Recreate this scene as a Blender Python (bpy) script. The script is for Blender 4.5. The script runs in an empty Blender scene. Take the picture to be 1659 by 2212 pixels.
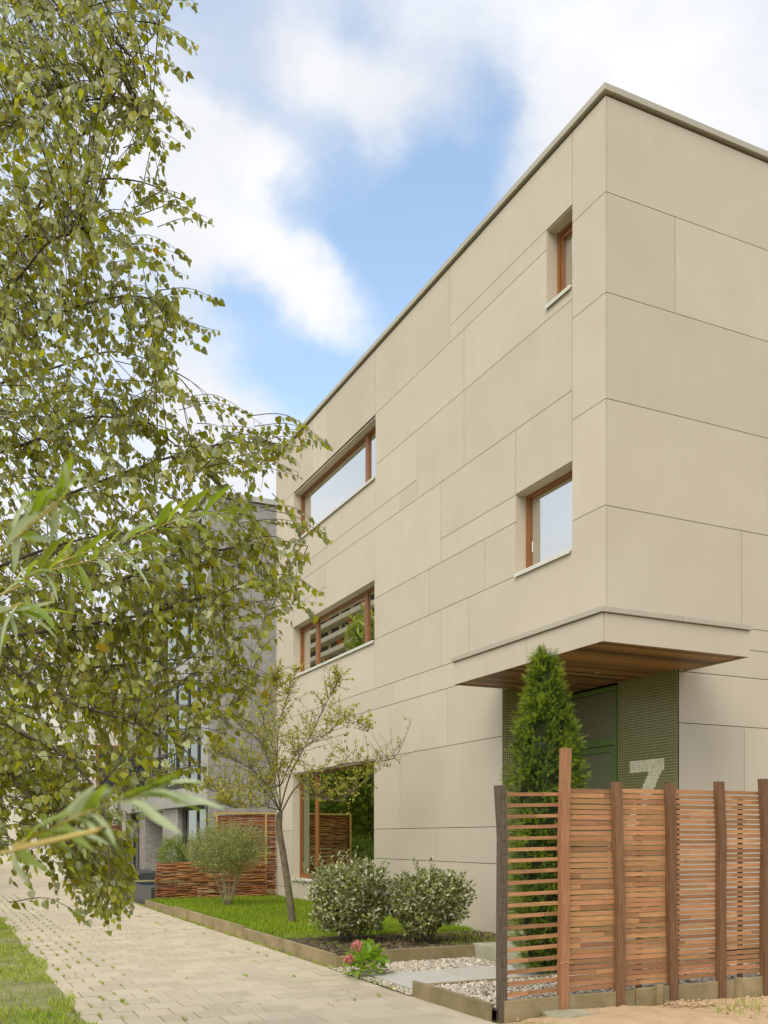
import bpy, math, random
import numpy as np
from mathutils import Vector, Matrix, Euler
rnd = random.Random(7)
rng = np.random.default_rng(7)
S = bpy.context.scene
COL = S.collection

# ------------------------------------------------------------------ camera
H0, FPX, CX, EYE = 1809.5, 2044.0, 829.5, 1.5
TH = math.radians(25.376)
CAM = Vector((-7.211, -9.049, EYE))
FW = Vector((math.sin(TH), math.cos(TH), 0)); RT = Vector((math.cos(TH), -math.sin(TH), 0))
cd = bpy.data.cameras.new('camera'); cam = bpy.data.objects.new('camera', cd); COL.objects.link(cam)
cam.location = CAM; cam.rotation_euler = (math.radians(90), 0, -TH)
cd.sensor_fit = 'VERTICAL'; cd.sensor_height = 36; cd.lens = FPX/2212*36
cd.shift_y = (H0-1106)/2212; cd.clip_end = 3000; cd.clip_start = 0.05
cd.dof.use_dof = True; cd.dof.focus_distance = 9.5; cd.dof.aperture_fstop = 15
S.camera = cam
S.view_settings.view_transform = 'Standard'; S.view_settings.look = 'None'
S.view_settings.exposure = 0.14; S.view_settings.gamma = 1

def at(px, py, Z):            # a point seen at (px, py) of the 1659x2212 picture, Z metres deep
    return CAM + Z*(FW + RT*((px-CX)/FPX)) + Vector((0, 0, (H0-py)/FPX*Z))
def direction(px, py):
    return (FW + RT*((px-CX)/FPX) + Vector((0, 0, (H0-py)/FPX))).normalized()
def depth(p): return (Vector(p)-CAM).dot(FW)

# ------------------------------------------------------------------ sky and sun
SUN_EL, SUN_DIR = 50, Vector((-0.80, -0.60, 0)).normalized()     # the side the sun stands on
w = bpy.data.worlds.new('World'); S.world = w; w.use_nodes = True
nt = w.node_tree; N = nt.nodes; L = nt.links; N.clear()
def nn(t, **k):
    n = N.new(t)
    for a, b in k.items(): setattr(n, a, b)
    return n
def mth(op, a, b=None, c=None):
    n = nn('ShaderNodeMath', operation=op)
    for i, v in enumerate((a, b, c)):
        if v is None: continue
        if isinstance(v, (int, float)): n.inputs[i].default_value = v
        else: L.new(v, n.inputs[i])
    return n.outputs[0]
out = nn('ShaderNodeOutputWorld'); bg = nn('ShaderNodeBackground'); L.new(bg.outputs[0], out.inputs[0])
SKY_STR = 0.10
bg.inputs[1].default_value = SKY_STR
sky = nn('ShaderNodeTexSky', sky_type='NISHITA'); sky.sun_disc = False
sky.sun_elevation = math.radians(SUN_EL); sky.sun_rotation = math.atan2(SUN_DIR.x, SUN_DIR.y)
sky.air_density = 1.0; sky.dust_density = 0.6; sky.ozone_density = 2.0
tc = nn('ShaderNodeTexCoord'); vec = tc.outputs['Generated']
nz = nn('ShaderNodeTexNoise'); nz.inputs['Scale'].default_value = 6.5; nz.inputs['Detail'].default_value = 9; nz.inputs['Roughness'].default_value = .62
L.new(vec, nz.inputs['Vector'])
vm = nn('ShaderNodeVectorMath', operation='SUBTRACT'); L.new(nz.outputs['Color'], vm.inputs[0]); vm.inputs[1].default_value = (.5, .5, .5)
vs = nn('ShaderNodeVectorMath', operation='SCALE'); L.new(vm.outputs[0], vs.inputs[0]); vs.inputs['Scale'].default_value = .11
va = nn('ShaderNodeVectorMath', operation='ADD'); L.new(vec, va.inputs[0]); L.new(vs.outputs[0], va.inputs[1])
vnm = nn('ShaderNodeVectorMath', operation='NORMALIZE'); L.new(va.outputs[0], vnm.inputs[0])
# clear patches (negative) and cloud banks (positive): centre seen at px, py; radius in px; weight
BL = [(960, 420, 130, -1.2), (860, 500, 130, -1.1), (1060, 330, 80, -.5), (900, 640, 130, -1.1), (780, 480, 90, -.8), (700, 455, 60, -.6), (620, 462, 45, -.5), (760, 800, 100, -1.0), (640, 790, 90, -1.1), (540, 700, 70, -.9),
      (480, 640, 60, -.8), (560, 830, 60, -.8), (700, 880, 80, -.8), (480, 400, 40, -.4), (1080, 200, 80, -.8), (1000, 140, 60, -.5), (900, 120, 50, -.35), (820, 60, 50, -.35), (740, 20, 60, -.6), (480, 195, 60, -.6), (560, 250, 55, -.6), (640, 290, 50, -.5), (720, 330, 50, -.4),
      (330, 270, 110, 1.0), (450, 330, 90, .9), (560, 370, 70, .8), (390, 400, 70, .8), (440, 520, 60, .9), (540, 545, 60, .9), (620, 590, 60, .9), (690, 640, 55, .9), (740, 690, 35, .6),
      (460, 930, 80, 1.2), (560, 960, 80, 1.0), (400, 900, 70, .9), (720, 170, 110, .6), (860, 200, 90, .55), (640, 110, 100, .55), (1300, 120, 250, .9), (1500, 250, 200, .9), (930, 70, 110, .35), (1180, 250, 90, .5)]
tot = None
for px, py, r, wt in BL:
    d = direction(px, py); s = r/FPX*direction(px, py).dot(FW)
    dp = nn('ShaderNodeVectorMath', operation='DOT_PRODUCT'); L.new(vnm.outputs[0], dp.inputs[0]); dp.inputs[1].default_value = d
    e = mth('MULTIPLY', mth('SUBTRACT', dp.outputs['Value'], 1.0), 2.0/(s*s)*.5*2)
    g = mth('MULTIPLY', mth('EXPONENT', e), wt)
    tot = g if tot is None else mth('ADD', tot, g)
n2 = nn('ShaderNodeTexNoise'); n2.inputs['Scale'].default_value = 4.5; n2.inputs['Detail'].default_value = 10; n2.inputs['Roughness'].default_value = .62
mp = nn('ShaderNodeMapping'); mp.inputs['Scale'].default_value = (1, 1, 1.9); L.new(vnm.outputs[0], mp.inputs[0]); L.new(mp.outputs[0], n2.inputs['Vector'])
spz = nn('ShaderNodeSeparateXYZ'); L.new(vec, spz.inputs[0])
lowc = mth('MULTIPLY', mth('EXPONENT', mth('MULTIPLY', spz.outputs['Z'], -4.5)), 2.7)
cov = mth('ADD', mth('MULTIPLY', mth('SUBTRACT', n2.outputs['Fac'], .5), 1.9), mth('ADD', mth('ADD', tot, -.16), lowc))
mr = nn('ShaderNodeMapRange', interpolation_type='SMOOTHSTEP'); L.new(cov, mr.inputs[0]); mr.inputs[1].default_value = -1.3; mr.inputs[2].default_value = 1.1
n3 = nn('ShaderNodeTexNoise'); n3.inputs['Scale'].default_value = 4.0; n3.inputs['Detail'].default_value = 5
L.new(vnm.outputs[0], n3.inputs['Vector'])
cr = nn('ShaderNodeValToRGB'); L.new(n3.outputs['Fac'], cr.inputs[0])
cr.color_ramp.elements[0].position = .35; cr.color_ramp.elements[0].color = (.68, .705, .755, 1)
cr.color_ramp.elements[1].position = .62; cr.color_ramp.elements[1].color = (.90, .90, .91, 1)
csc = nn('ShaderNodeVectorMath', operation='SCALE'); L.new(cr.outputs[0], csc.inputs[0]); csc.inputs['Scale'].default_value = 1.0/SKY_STR
# the thin cloud in front of the sun glows
sd = (SUN_DIR*math.cos(math.radians(SUN_EL))+Vector((0, 0, math.sin(math.radians(SUN_EL)))))
dp = nn('ShaderNodeVectorMath', operation='DOT_PRODUCT'); L.new(vec, dp.inputs[0]); dp.inputs[1].default_value = sd
gl = mth('ADD', mth('MULTIPLY', mth('EXPONENT', mth('MULTIPLY', mth('SUBTRACT', dp.outputs['Value'], 1.0), 3.0)), 1.1), 1.0)
cg = nn('ShaderNodeVectorMath', operation='SCALE'); L.new(csc.outputs[0], cg.inputs[0]); L.new(gl, cg.inputs['Scale'])
hb = nn('ShaderNodeMix', data_type='RGBA', blend_type='MULTIPLY'); hb.inputs[0].default_value = 1; L.new(sky.outputs[0], hb.inputs[6]); hb.inputs[7].default_value = (3.7, 3.35, 2.8, 1)
mx = nn('ShaderNodeMix', data_type='RGBA'); L.new(mr.outputs[0], mx.inputs[0]); L.new(hb.outputs[2], mx.inputs[6]); L.new(cg.outputs[0], mx.inputs[7])
L.new(mx.outputs[2], bg.inputs[0])

sl = bpy.data.lights.new('sun', 'SUN'); sl.energy = 2.1; sl.angle = math.radians(42); sl.color = (1, .91, .76)
so = bpy.data.objects.new('sun', sl); COL.objects.link(so); so.location = (-20, -15, 30)
so.rotation_euler = (-sd).to_track_quat('-Z', 'Y').to_euler()

# ------------------------------------------------------------------ materials
def material(name, col, rough=.8, var=.0, isl=.0, noise=None, col2=None, bump=0, bscale=60, spec=.3, trans=0, streak=None, grad=None, hue=0):
    """noise: scale of blotches between col and col2; var: brightness change per object, isl: per piece inside one mesh"""
    m = bpy.data.materials.new(name); m.use_nodes = True
    t = m.node_tree; n = t.nodes; l = t.links; b = n['Principled BSDF']
    b.inputs['Roughness'].default_value = rough; b.inputs['Specular IOR Level'].default_value = spec
    def nd(ty, **k):
        x = n.new(ty)
        for a, c in k.items(): setattr(x, a, c)
        return x
    tc = nd('ShaderNodeTexCoord'); src = None
    rgb = nd('ShaderNodeRGB'); rgb.outputs[0].default_value = (*col, 1); c = rgb.outputs[0]
    geo = nd('ShaderNodeNewGeometry'); oi = nd('ShaderNodeObjectInfo')
    co = nd('ShaderNodeVectorMath', operation='ADD')      # world position, so alike pieces do not repeat
    l.new(geo.outputs['Position'], co.inputs[0]); co.inputs[1].default_value = (3.1, 7.7, 1.3)
    coord = co.outputs[0]
    if noise:
        z = nd('ShaderNodeTexNoise'); z.inputs['Scale'].default_value = noise; z.inputs['Detail'].default_value = 7; z.inputs['Roughness'].default_value = .6
        if streak:
            mpp = nd('ShaderNodeMapping'); mpp.inputs['Scale'].default_value = streak; l.new(coord, mpp.inputs[0]); l.new(mpp.outputs[0], z.inputs['Vector'])
        else: l.new(coord, z.inputs['Vector'])
        r = nd('ShaderNodeMapRange'); l.new(z.outputs['Fac'], r.inputs[0]); r.inputs[1].default_value = .32; r.inputs[2].default_value = .68
        x = nd('ShaderNodeMix', data_type='RGBA'); l.new(r.outputs[0], x.inputs[0]); l.new(c, x.inputs[6]); x.inputs[7].default_value = (*(col2 or col), 1); c = x.outputs[2]
    for amt, sock in ((var, oi.outputs['Random']), (isl, geo.outputs['Random Per Island'])):
        if amt:
            r = nd('ShaderNodeMapRange'); l.new(sock, r.inputs[0]); r.inputs[3].default_value = 1-amt; r.inputs[4].default_value = 1+amt
            hs = nd('ShaderNodeHueSaturation'); l.new(r.outputs[0], hs.inputs['Value']); l.new(c, hs.inputs['Color'])
            if hue:
                mm = nd('ShaderNodeMath', operation='MULTIPLY_ADD'); 
                ff = nd('ShaderNodeMath', operation='FRACT'); m1 = nd('ShaderNodeMath', operation='MULTIPLY'); l.new(sock, m1.inputs[0]); m1.inputs[1].default_value = 17.3; l.new(m1.outputs[0], ff.inputs[0])
                l.new(ff.outputs[0], mm.inputs[0]); mm.inputs[1].default_value = 2*hue; mm.inputs[2].default_value = .5-hue; l.new(mm.outputs[0], hs.inputs['Hue'])
            c = hs.outputs[0]
    l.new(c, b.inputs['Base Color'])
    if bump:
        z = nd('ShaderNodeTexNoise'); z.inputs['Scale'].default_value = bscale; z.inputs['Detail'].default_value = 6
        l.new(coord, z.inputs['Vector'])
        if streak:
            mpp = nd('ShaderNodeMapping'); mpp.inputs['Scale'].default_value = streak; l.new(coord, mpp.inputs[0]); l.new(mpp.outputs[0], z.inputs['Vector'])
        bb = nd('ShaderNodeBump'); bb.inputs['Strength'].default_value = bump; bb.inputs['Distance'].default_value = .01; l.new(z.outputs['Fac'], bb.inputs['Height']); l.new(bb.outputs[0], b.inputs['Normal'])
    if trans:
        tr = nd('ShaderNodeBsdfTranslucent'); l.new(c, tr.inputs[0])
        hs = nd('ShaderNodeHueSaturation'); hs.inputs['Value'].default_value = 1.7; hs.inputs['Hue'].default_value = .485; hs.inputs['Saturation'].default_value = 1.1; l.new(c, hs.inputs['Color']); l.new(hs.outputs[0], tr.inputs[0])
        ms = nd('ShaderNodeMixShader'); ms.inputs[0].default_value = trans
        o = n['Material Output']; l.new(b.outputs[0], ms.inputs[1]); l.new(tr.outputs[0], ms.inputs[2]); l.new(ms.outputs[0], o.inputs[0])
    return m

M = {}
M['panel'] = material('fibre_cement', (.51, .443, .335), .75, var=.045, noise=1.3, col2=(.545, .478, .368), bump=.08, bscale=90, spec=.25)
def streaks(m, amt):
    t = m.node_tree; n = t.nodes; l = t.links; b = n['Principled BSDF']; c = b.inputs['Base Color'].links[0].from_socket
    g = n.new('ShaderNodeNewGeometry'); mp_ = n.new('ShaderNodeMapping'); mp_.inputs['Scale'].default_value = (5, 5, .35); l.new(g.outputs['Position'], mp_.inputs[0])
    z = n.new('ShaderNodeTexNoise'); z.inputs['Scale'].default_value = 1.6; z.inputs['Detail'].default_value = 8; z.inputs['Roughness'].default_value = .7; l.new(mp_.outputs[0], z.inputs['Vector'])
    r = n.new('ShaderNodeMapRange'); l.new(z.outputs['Fac'], r.inputs[0]); r.inputs[1].default_value = .3; r.inputs[2].default_value = .7; r.inputs[3].default_value = 1-amt; r.inputs[4].default_value = 1+amt*.6
    h = n.new('ShaderNodeHueSaturation'); l.new(c, h.inputs['Color']); l.new(r.outputs[0], h.inputs['Value']); l.new(h.outputs[0], b.inputs['Base Color'])
streaks(M['panel'], .022)
M['backing'] = material('dark_backing', (.05, .045, .035), .9)
M['metal_trim'] = material('sand_metal_trim', (.41, .37, .28), .5, var=.03, spec=.5)
M['sill'] = material('pale_sill_metal', (.62, .60, .52), .45, spec=.5)
M['frame'] = material('orange_hardwood', (.29, .105, .022), .45, var=.08, noise=9, col2=(.17, .062, .014), streak=(8, 8, .6), spec=.5)
M['soffit'] = material('soffit_timber', (.38, .19, .07), .5, var=.6, noise=6, col2=(.24, .125, .045), streak=(.5, 9, 9), bump=.2, bscale=30, hue=.008)
M['green_frame'] = material('green_door_paint', (.12, .19, .055), .35, spec=.5)
M['room'] = material('room_paint', (.22, .2, .16), .9)
M['curtain'] = material('white_curtain', (.75, .73, .66), .9, trans=.2)
M['lamp'] = material('lampshade_cloth', (.85, .83, .78), .9, trans=.3)
M['slat'] = material('cedar_slat', (.47, .235, .102), .7, var=.28, noise=7, col2=(.31, .155, .07), streak=(.8, 12, 12), bump=.3, bscale=40, hue=.007)
M['post'] = material('brown_post_timber', (.26, .135, .06), .75, var=.15, noise=8, col2=(.12, .065, .032), streak=(12, 12, .7), bump=.35, bscale=50)
M['post_grey'] = material('weathered_post_timber', (.17, .125, .085), .85, noise=8, col2=(.09, .07, .05), streak=(12, 12, .7), bump=.4, bscale=50)
M['post_red'] = material('reddish_post_timber', (.44, .21, .10), .75, noise=8, col2=(.26, .125, .06), streak=(12, 12, .7), bump=.35, bscale=50)
M['board'] = material('mossy_edging_timber', (.34, .26, .145), .9, var=.12, noise=3.2, col2=(.20, .16, .07), bump=.4, bscale=30)
M['paver'] = material('concrete_paver', (.455, .382, .26), .9, var=.09, noise=2.2, col2=(.50, .425, .30), bump=.25, bscale=140, hue=.006)
M['paver_far'] = material('concrete_paver_far', (.455, .382, .26), .9, isl=.09, noise=2.2, col2=(.50, .425, .30), bump=.25, bscale=140)
M['joint'] = material('mossy_joint_sand', (.20, .16, .09), 1, noise=6, col2=(.10, .11, .035))
M['earth'] = material('garden_soil', (.10, .075, .045), 1, noise=9, col2=(.05, .04, .025), bump=1, bscale=25)
M['clod'] = material('soil_clods', (.13, .095, .055), 1, isl=.5)
M['turf'] = material('turf_ground', (.13, .15, .04), 1, noise=2.5, col2=(.30, .26, .13), bump=1, bscale=30)
M['turf_lawn'] = material('lawn_ground', (.12, .18, .02), 1, noise=2.5, col2=(.15, .2, .03), bump=1, bscale=30)
M['grass'] = material('grass_blades', (.17, .27, .02), .6, isl=.45, noise=1.2, col2=(.28, .34, .035), trans=.4, hue=.02)
M['grass_dry'] = material('rough_grass_blades', (.20, .32, .02), .6, isl=.45, noise=1.6, col2=(.38, .40, .08), trans=.35, hue=.03)
M['sand'] = material('dry_sand', (.56, .40, .235), 1, noise=5, col2=(.45, .31, .17), bump=.9, bscale=35)
M['stone'] = material('pale_gravel', (.56, .49, .38), .8, isl=.38, noise=30, col2=(.44, .38, .29), hue=.02)
M['slab'] = material('grey_paving_slab', (.50, .465, .40), .85, var=.03, noise=6, col2=(.45, .42, .35), bump=.2, bscale=150)
M['block'] = material('concrete_step', (.42, .385, .28), .9, noise=4, col2=(.33, .31, .2), bump=.3, bscale=80)
M['bark_birch'] = material('birch_twig_bark', (.11, .075, .05), .8, noise=20, col2=(.06, .045, .035))
M['bark_white'] = material('birch_trunk_bark', (.55, .52, .46), .8, noise=6, col2=(.1, .09, .08), streak=(1, 1, 6))
M['bark_grey'] = material('young_tree_bark', (.20, .165, .10), .85, noise=18, col2=(.085, .075, .04), bump=.5, bscale=40)
M['bark_pale'] = material('pale_stem_bark', (.42, .36, .24), .85, noise=12, col2=(.25, .21, .12))
M['bark_willow'] = material('willow_twig_bark', (.52, .40, .10), .5, noise=15, col2=(.5, .38, .12), trans=.15)
M['birch'] = material('birch_leaf', (.24, .255, .018), .32, var=.42, isl=.0, trans=.5, spec=1, hue=.02)
M['birch_pale'] = material('birch_leaf_underside_gloss', (.35, .375, .17), .45, var=.25, isl=.25, trans=.3, spec=.6)  # pale whole leaves: undersides, with glossy highlights put into the colour
M['birch_st'] = material('birch_leaves', (.24, .255, .018), .32, isl=.45, trans=.5, spec=1, hue=.02)
M['birch_y'] = material('yellowing_birch_leaf', (.36, .24, .02), .5, trans=.4)
M['willow'] = material('willow_leaf', (.20, .27, .035), .4, var=.25, trans=.45, spec=.5, hue=.01)
M['willow_pale'] = material('willow_leaf_underside', (.42, .48, .27), .6, var=.15, trans=.3)
M['elae'] = material('shrub_leaf', (.22, .245, .045), .33, var=.35, spec=.75, trans=.15, hue=.02)
M['elae_st'] = material('shrub_leaves', (.175, .195, .038), .33, isl=.4, spec=.7, trans=.15, hue=.02)
M['far_crown'] = material('tree_crown_leaves', (.24, .29, .05), .5, isl=.45, trans=.35, hue=.02)
M['elae_pale'] = material('shrub_leaf_silver', (.40, .41, .25), .5, var=.2, isl=.2, trans=.15)
M['fruit'] = material('young_tree_leaf', (.36, .36, .06), .5, var=.3, trans=.4, hue=.02)
M['fruit_st'] = material('young_tree_leaves', (.34, .34, .06), .5, isl=.35, trans=.4, hue=.025)
M['olive'] = material('grey_green_leaves', (.31, .31, .12), .5, isl=.4, trans=.25, hue=.025)
M['olive_g'] = material('fresh_green_leaves', (.19, .25, .045), .5, isl=.4, trans=.3, hue=.02)
M['yew'] = material('yew_needles', (.07, .125, .016), .45, isl=.5, trans=.12, hue=.015)
M['yew_tip'] = material('yew_tip_needles', (.25, .32, .03), .45, isl=.3, trans=.3, hue=.015)
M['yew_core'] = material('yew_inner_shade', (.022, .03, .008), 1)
M['hyd'] = material('hydrangea_leaf', (.24, .37, .045), .42, var=.2, trans=.4, spec=.5, hue=.01)
M['hyd_fl'] = material('hydrangea_petals', (.50, .20, .17), .7, isl=.35, trans=.25, hue=.02)
M['rod'] = material('willow_rods', (.30, .125, .045), .6, isl=.6, spec=.3, hue=.02)
M['pale_wood'] = material('pale_pine', (.55, .35, .13), .7, noise=8, col2=(.45, .27, .09), streak=(9, 9, .8))
M['grey_panel'] = material('grey_stone_cladding', (.37, .345, .305), .85, var=.06, noise=7, col2=(.25, .23, .20), bump=.8, bscale=22)
M['grey_smooth'] = material('grey_smooth_cladding', (.44, .43, .385), .7, var=.05, noise=2, col2=(.35, .335, .29))
M['dark_metal'] = material('dark_window_metal', (.045, .042, .038), .5, spec=.5)
M['black_stone'] = material('black_plinth_stone', (.035, .04, .045), .4, noise=5, col2=(.06, .065, .07), spec=.5)
M['white_wall'] = material('white_cladding', (.74, .70, .60), .8, var=.04)
M['batten'] = material('grey_batten', (.30, .26, .20), .8)
M['red_wood'] = material('red_brown_window_wood', (.38, .12, .04), .6)
M['balc'] = material('balcony_concrete', (.66, .58, .42), .8)
M['orange'] = material('orange_render', (.62, .16, .04), .8)
M['blueglass'] = material('apartment_window', (.05, .055, .06), .15, spec=.8)

def glass(name, tint, refl, tcol=(.8, .85, .8)):
    m = bpy.data.materials.new(name); m.use_nodes = True; t = m.node_tree; n = t.nodes; l = t.links; n.clear()
    o = n.new('ShaderNodeOutputMaterial'); g = n.new('ShaderNodeBsdfGlossy'); g.inputs['Roughness'].default_value = .0; g.inputs['Color'].default_value = (*tint, 1)
    tr = n.new('ShaderNodeBsdfTransparent'); tr.inputs[0].default_value = (*tcol, 1)
    fr = n.new('ShaderNodeFresnel'); fr.inputs[0].default_value = 1.5
    ma = n.new('ShaderNodeMath'); ma.operation = 'MULTIPLY_ADD'; ma.use_clamp = True; l.new(fr.outputs[0], ma.inputs[0]); ma.inputs[1].default_value = 1.4; ma.inputs[2].default_value = refl
    ms = n.new('ShaderNodeMixShader'); l.new(ma.outputs[0], ms.inputs[0]); l.new(tr.outputs[0], ms.inputs[1]); l.new(g.outputs[0], ms.inputs[2]); l.new(ms.outputs[0], o.inputs[0])
    return m
M['glass'] = glass('window_glass', (.97, .97, .93), .60)
M['glass_grey'] = glass('neighbour_window_glass', (.62, .68, .60), .28)
M['glass_green_refl'] = glass('garden_window_glass', (.72, .80, .58), .34)  # clear pane; green of the mirrored trees is put into its tint
M['glass_door'] = material('green_door_glass', (.17, .175, .11), .3, spec=.6)

def mosaic(name, tile, grout, sw):
    m = bpy.data.materials.new(name); m.use_nodes = True; t = m.node_tree; n = t.nodes; l = t.links; b = n['Principled BSDF']
    tc = n.new('ShaderNodeTexCoord'); sp = n.new('ShaderNodeSeparateXYZ'); l.new(tc.outputs['Object'], sp.inputs[0])
    ad = n.new('ShaderNodeMath'); ad.operation = 'ADD'; l.new(sp.outputs['X'], ad.inputs[0]); l.new(sp.outputs['Y'], ad.inputs[1])
    cb = n.new('ShaderNodeCombineXYZ'); l.new(ad.outputs[0], cb.inputs[0]); l.new(sp.outputs['Z'], cb.inputs[1])
    br = n.new('ShaderNodeTexBrick'); br.offset = 0; br.squash = 1; l.new(cb.outputs[0], br.inputs[0])
    br.inputs['Scale'].default_value = 1; br.inputs['Brick Width'].default_value = sw; br.inputs['Row Height'].default_value = sw; br.inputs['Mortar Size'].default_value = sw*.12
    br.inputs['Color1'].default_value = (*tile, 1); br.inputs['Color2'].default_value = (*[c*1.5 for c in tile], 1); br.inputs['Mortar'].default_value = (*grout, 1)
    l.new(br.outputs['Color'], b.inputs['Base Color']); b.inputs['Roughness'].default_value = .3
    bp = n.new('ShaderNodeBump'); bp.inputs['Strength'].default_value = .4; bp.inputs['Distance'].default_value = .003; bp.invert = True; l.new(br.outputs['Fac'], bp.inputs['Height']); l.new(bp.outputs[0], b.inputs['Normal'])
    return m
M['mosaic'] = mosaic('green_mosaic', (.085, .088, .024), (.42, .39, .19), .036)
M['mosaic_light'] = mosaic('cream_mosaic', (.74, .70, .50), (.62, .59, .42), .03)
M['brick'] = mosaic('grey_thin_brick', (.34, .32, .285), (.2, .19, .165), .06)
bk = [n for n in M['brick'].node_tree.nodes if n.type == 'TEX_BRICK'][0]; bk.offset = .5; bk.inputs['Brick Width'].default_value = .24; bk.inputs['Row Height'].default_value = .055; bk.inputs['Mortar Size'].default_value = .007

# ------------------------------------------------------------------ helpers
WL = {}
def wl(o): return WL[o.name] if o is not None else Vector((0, 0, 0))
def tag(o, label=None, cat=None, group=None, kind=None):
    for k, v in (('label', label), ('category', cat), ('group', group), ('kind', kind)):
        if v: o[k] = v
    return o
def empty(name, loc, label, cat, group=None):
    o = bpy.data.objects.new(name, None); COL.objects.link(o); o.empty_display_size = .2
    o.location = loc; WL[o.name] = Vector(loc); return tag(o, label, cat, group)
def mesh_np(name, V, F, mat, smooth=False, mats=None, midx=None):
    """V (n,3); F: (m,k) array of equal-size faces, or list of such arrays"""
    me = bpy.data.meshes.new(name); V = np.asarray(V, dtype=np.float32)
    Fs = F if isinstance(F, list) else [F]
    Fs = [np.asarray(f, dtype=np.int32) for f in Fs if len(f)]
    tot = sum(f.shape[0] for f in Fs); loops = np.concatenate([f.ravel() for f in Fs]); sizes = np.concatenate([np.full(f.shape[0], f.shape[1]) for f in Fs])
    me.vertices.add(len(V)); me.vertices.foreach_set('co', V.ravel())
    me.loops.add(len(loops)); me.loops.foreach_set('vertex_index', loops)
    me.polygons.add(tot); st = np.zeros(tot, dtype=np.int32); st[1:] = np.cumsum(sizes)[:-1]
    me.polygons.foreach_set('loop_start', st)
    me.polygons.foreach_set('use_smooth', np.full(tot, smooth))
    for m_ in (mats or [mat]): me.materials.append(m_)
    if midx is not None: me.polygons.foreach_set('material_index', midx)
    me.update(calc_edges=True); return me
def link(name, me, parent=None, loc=(0, 0, 0)):
    """loc is in world space; the mesh is already local to it"""
    o = bpy.data.objects.new(name, me); COL.objects.link(o); loc = Vector(loc)
    o.location = loc-wl(parent)
    if parent is not None: o.parent = parent
    WL[o.name] = loc; return o
class MB:
    def __init__(s): s.v = []; s.f = []
    def box(s, x0, x1, y0, y1, z0, z1, bev=0):
        n = len(s.v)
        if bev:
            b = bev
            # chamfered along every edge of the top and the sides: 24-corner box
            X = (x0, x1); Y = (y0, y1); Z = (z0, z1); idx = {}
            for i in (0, 1):
                for j in (0, 1):
                    for k in (0, 1):
                        sx, sy, sz = (1, -1)[i], (1, -1)[j], (1, -1)[k]
                        for a, off in enumerate(((0, sy*b, sz*b), (sx*b, 0, sz*b), (sx*b, sy*b, 0))):
                            idx[i, j, k, a] = len(s.v); s.v.append((X[i]+off[0], Y[j]+off[1], Z[k]+off[2]))
            for i in (0, 1):
                q = [idx[i, 0, 0, 0], idx[i, 1, 0, 0], idx[i, 1, 1, 0], idx[i, 0, 1, 0]]; s.f.append(q if i else q[::-1])
                q = [idx[0, i, 0, 1], idx[1, i, 0, 1], idx[1, i, 1, 1], idx[0, i, 1, 1]]; s.f.append(q[::-1] if i else q)
                q = [idx[0, 0, i, 2], idx[1, 0, i, 2], idx[1, 1, i, 2], idx[0, 1, i, 2]]; s.f.append(q if i else q[::-1])
            for j in (0, 1):
                for k in (0, 1):
                    q = [idx[0, j, k, 1], idx[1, j, k, 1], idx[1, j, k, 2], idx[0, j, k, 2]]; s.f.append(q if j != k else q[::-1])
                    q = [idx[j, 0, k, 0], idx[j, 1, k, 0], idx[j, 1, k, 2], idx[j, 0, k, 2]]; s.f.append(q[::-1] if j != k else q)
                    q = [idx[j, k, 0, 0], idx[j, k, 1, 0], idx[j, k, 1, 1], idx[j, k, 0, 1]]; s.f.append(q if j != k else q[::-1])
            for i in (0, 1):
                for j in (0, 1):
                    for k in (0, 1):
                        q = [idx[i, j, k, 0], idx[i, j, k, 1], idx[i, j, k, 2]]; s.f.append(q if (i+j+k) % 2 == 0 else q[::-1])
            return s
        s.v += [(x0, y0, z0), (x1, y0, z0), (x1, y1, z0), (x0, y1, z0), (x0, y0, z1), (x1, y0, z1), (x1, y1, z1), (x0, y1, z1)]
        s.f += [[n+i for i in q] for q in ((0, 3, 2, 1), (4, 5, 6, 7), (0, 1, 5, 4), (1, 2, 6, 5), (2, 3, 7, 6), (3, 0, 4, 7))]
        return s
    def tube(s, pts, radii, sides=6, cap=True):
        pts = [Vector(p) for p in pts]; n0 = len(s.v); up = Vector((0, 0, 1)); prev = None
        for i, p in enumerate(pts):
            t = (pts[min(i+1, len(pts)-1)]-pts[max(i-1, 0)]).normalized()
            if prev is None:
                a = t.cross(up); a = t.cross(Vector((1, 0, 0))) if a.length < .1 else a
            else: a = prev-t*prev.dot(t)
            a.normalize(); prev = a; b = t.cross(a); r = radii[i] if hasattr(radii, '__len__') else radii
            for k in range(sides):
                an = 2*math.pi*k/sides; s.v.append(tuple(p+(a*math.cos(an)+b*math.sin(an))*r))
        for i in range(len(pts)-1):
            for k in range(sides):
                k2 = (k+1) % sides; s.f.append([n0+i*sides+k, n0+i*sides+k2, n0+(i+1)*sides+k2, n0+(i+1)*sides+k])
        if cap and sides > 2:
            s.f.append([n0+k for k in range(sides)][::-1]); s.f.append([n0+(len(pts)-1)*sides+k for k in range(sides)])
        return s
    def prism(s, poly, z0, z1):
        n = len(s.v); k = len(poly)
        s.v += [(x, y, z0) for x, y in poly]+[(x, y, z1) for x, y in poly]
        s.f.append([n+i for i in range(k)][::-1]); s.f.append([n+k+i for i in range(k)])
        for i in range(k): s.f.append([n+i, n+(i+1) % k, n+k+(i+1) % k, n+k+i])
        return s
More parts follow.
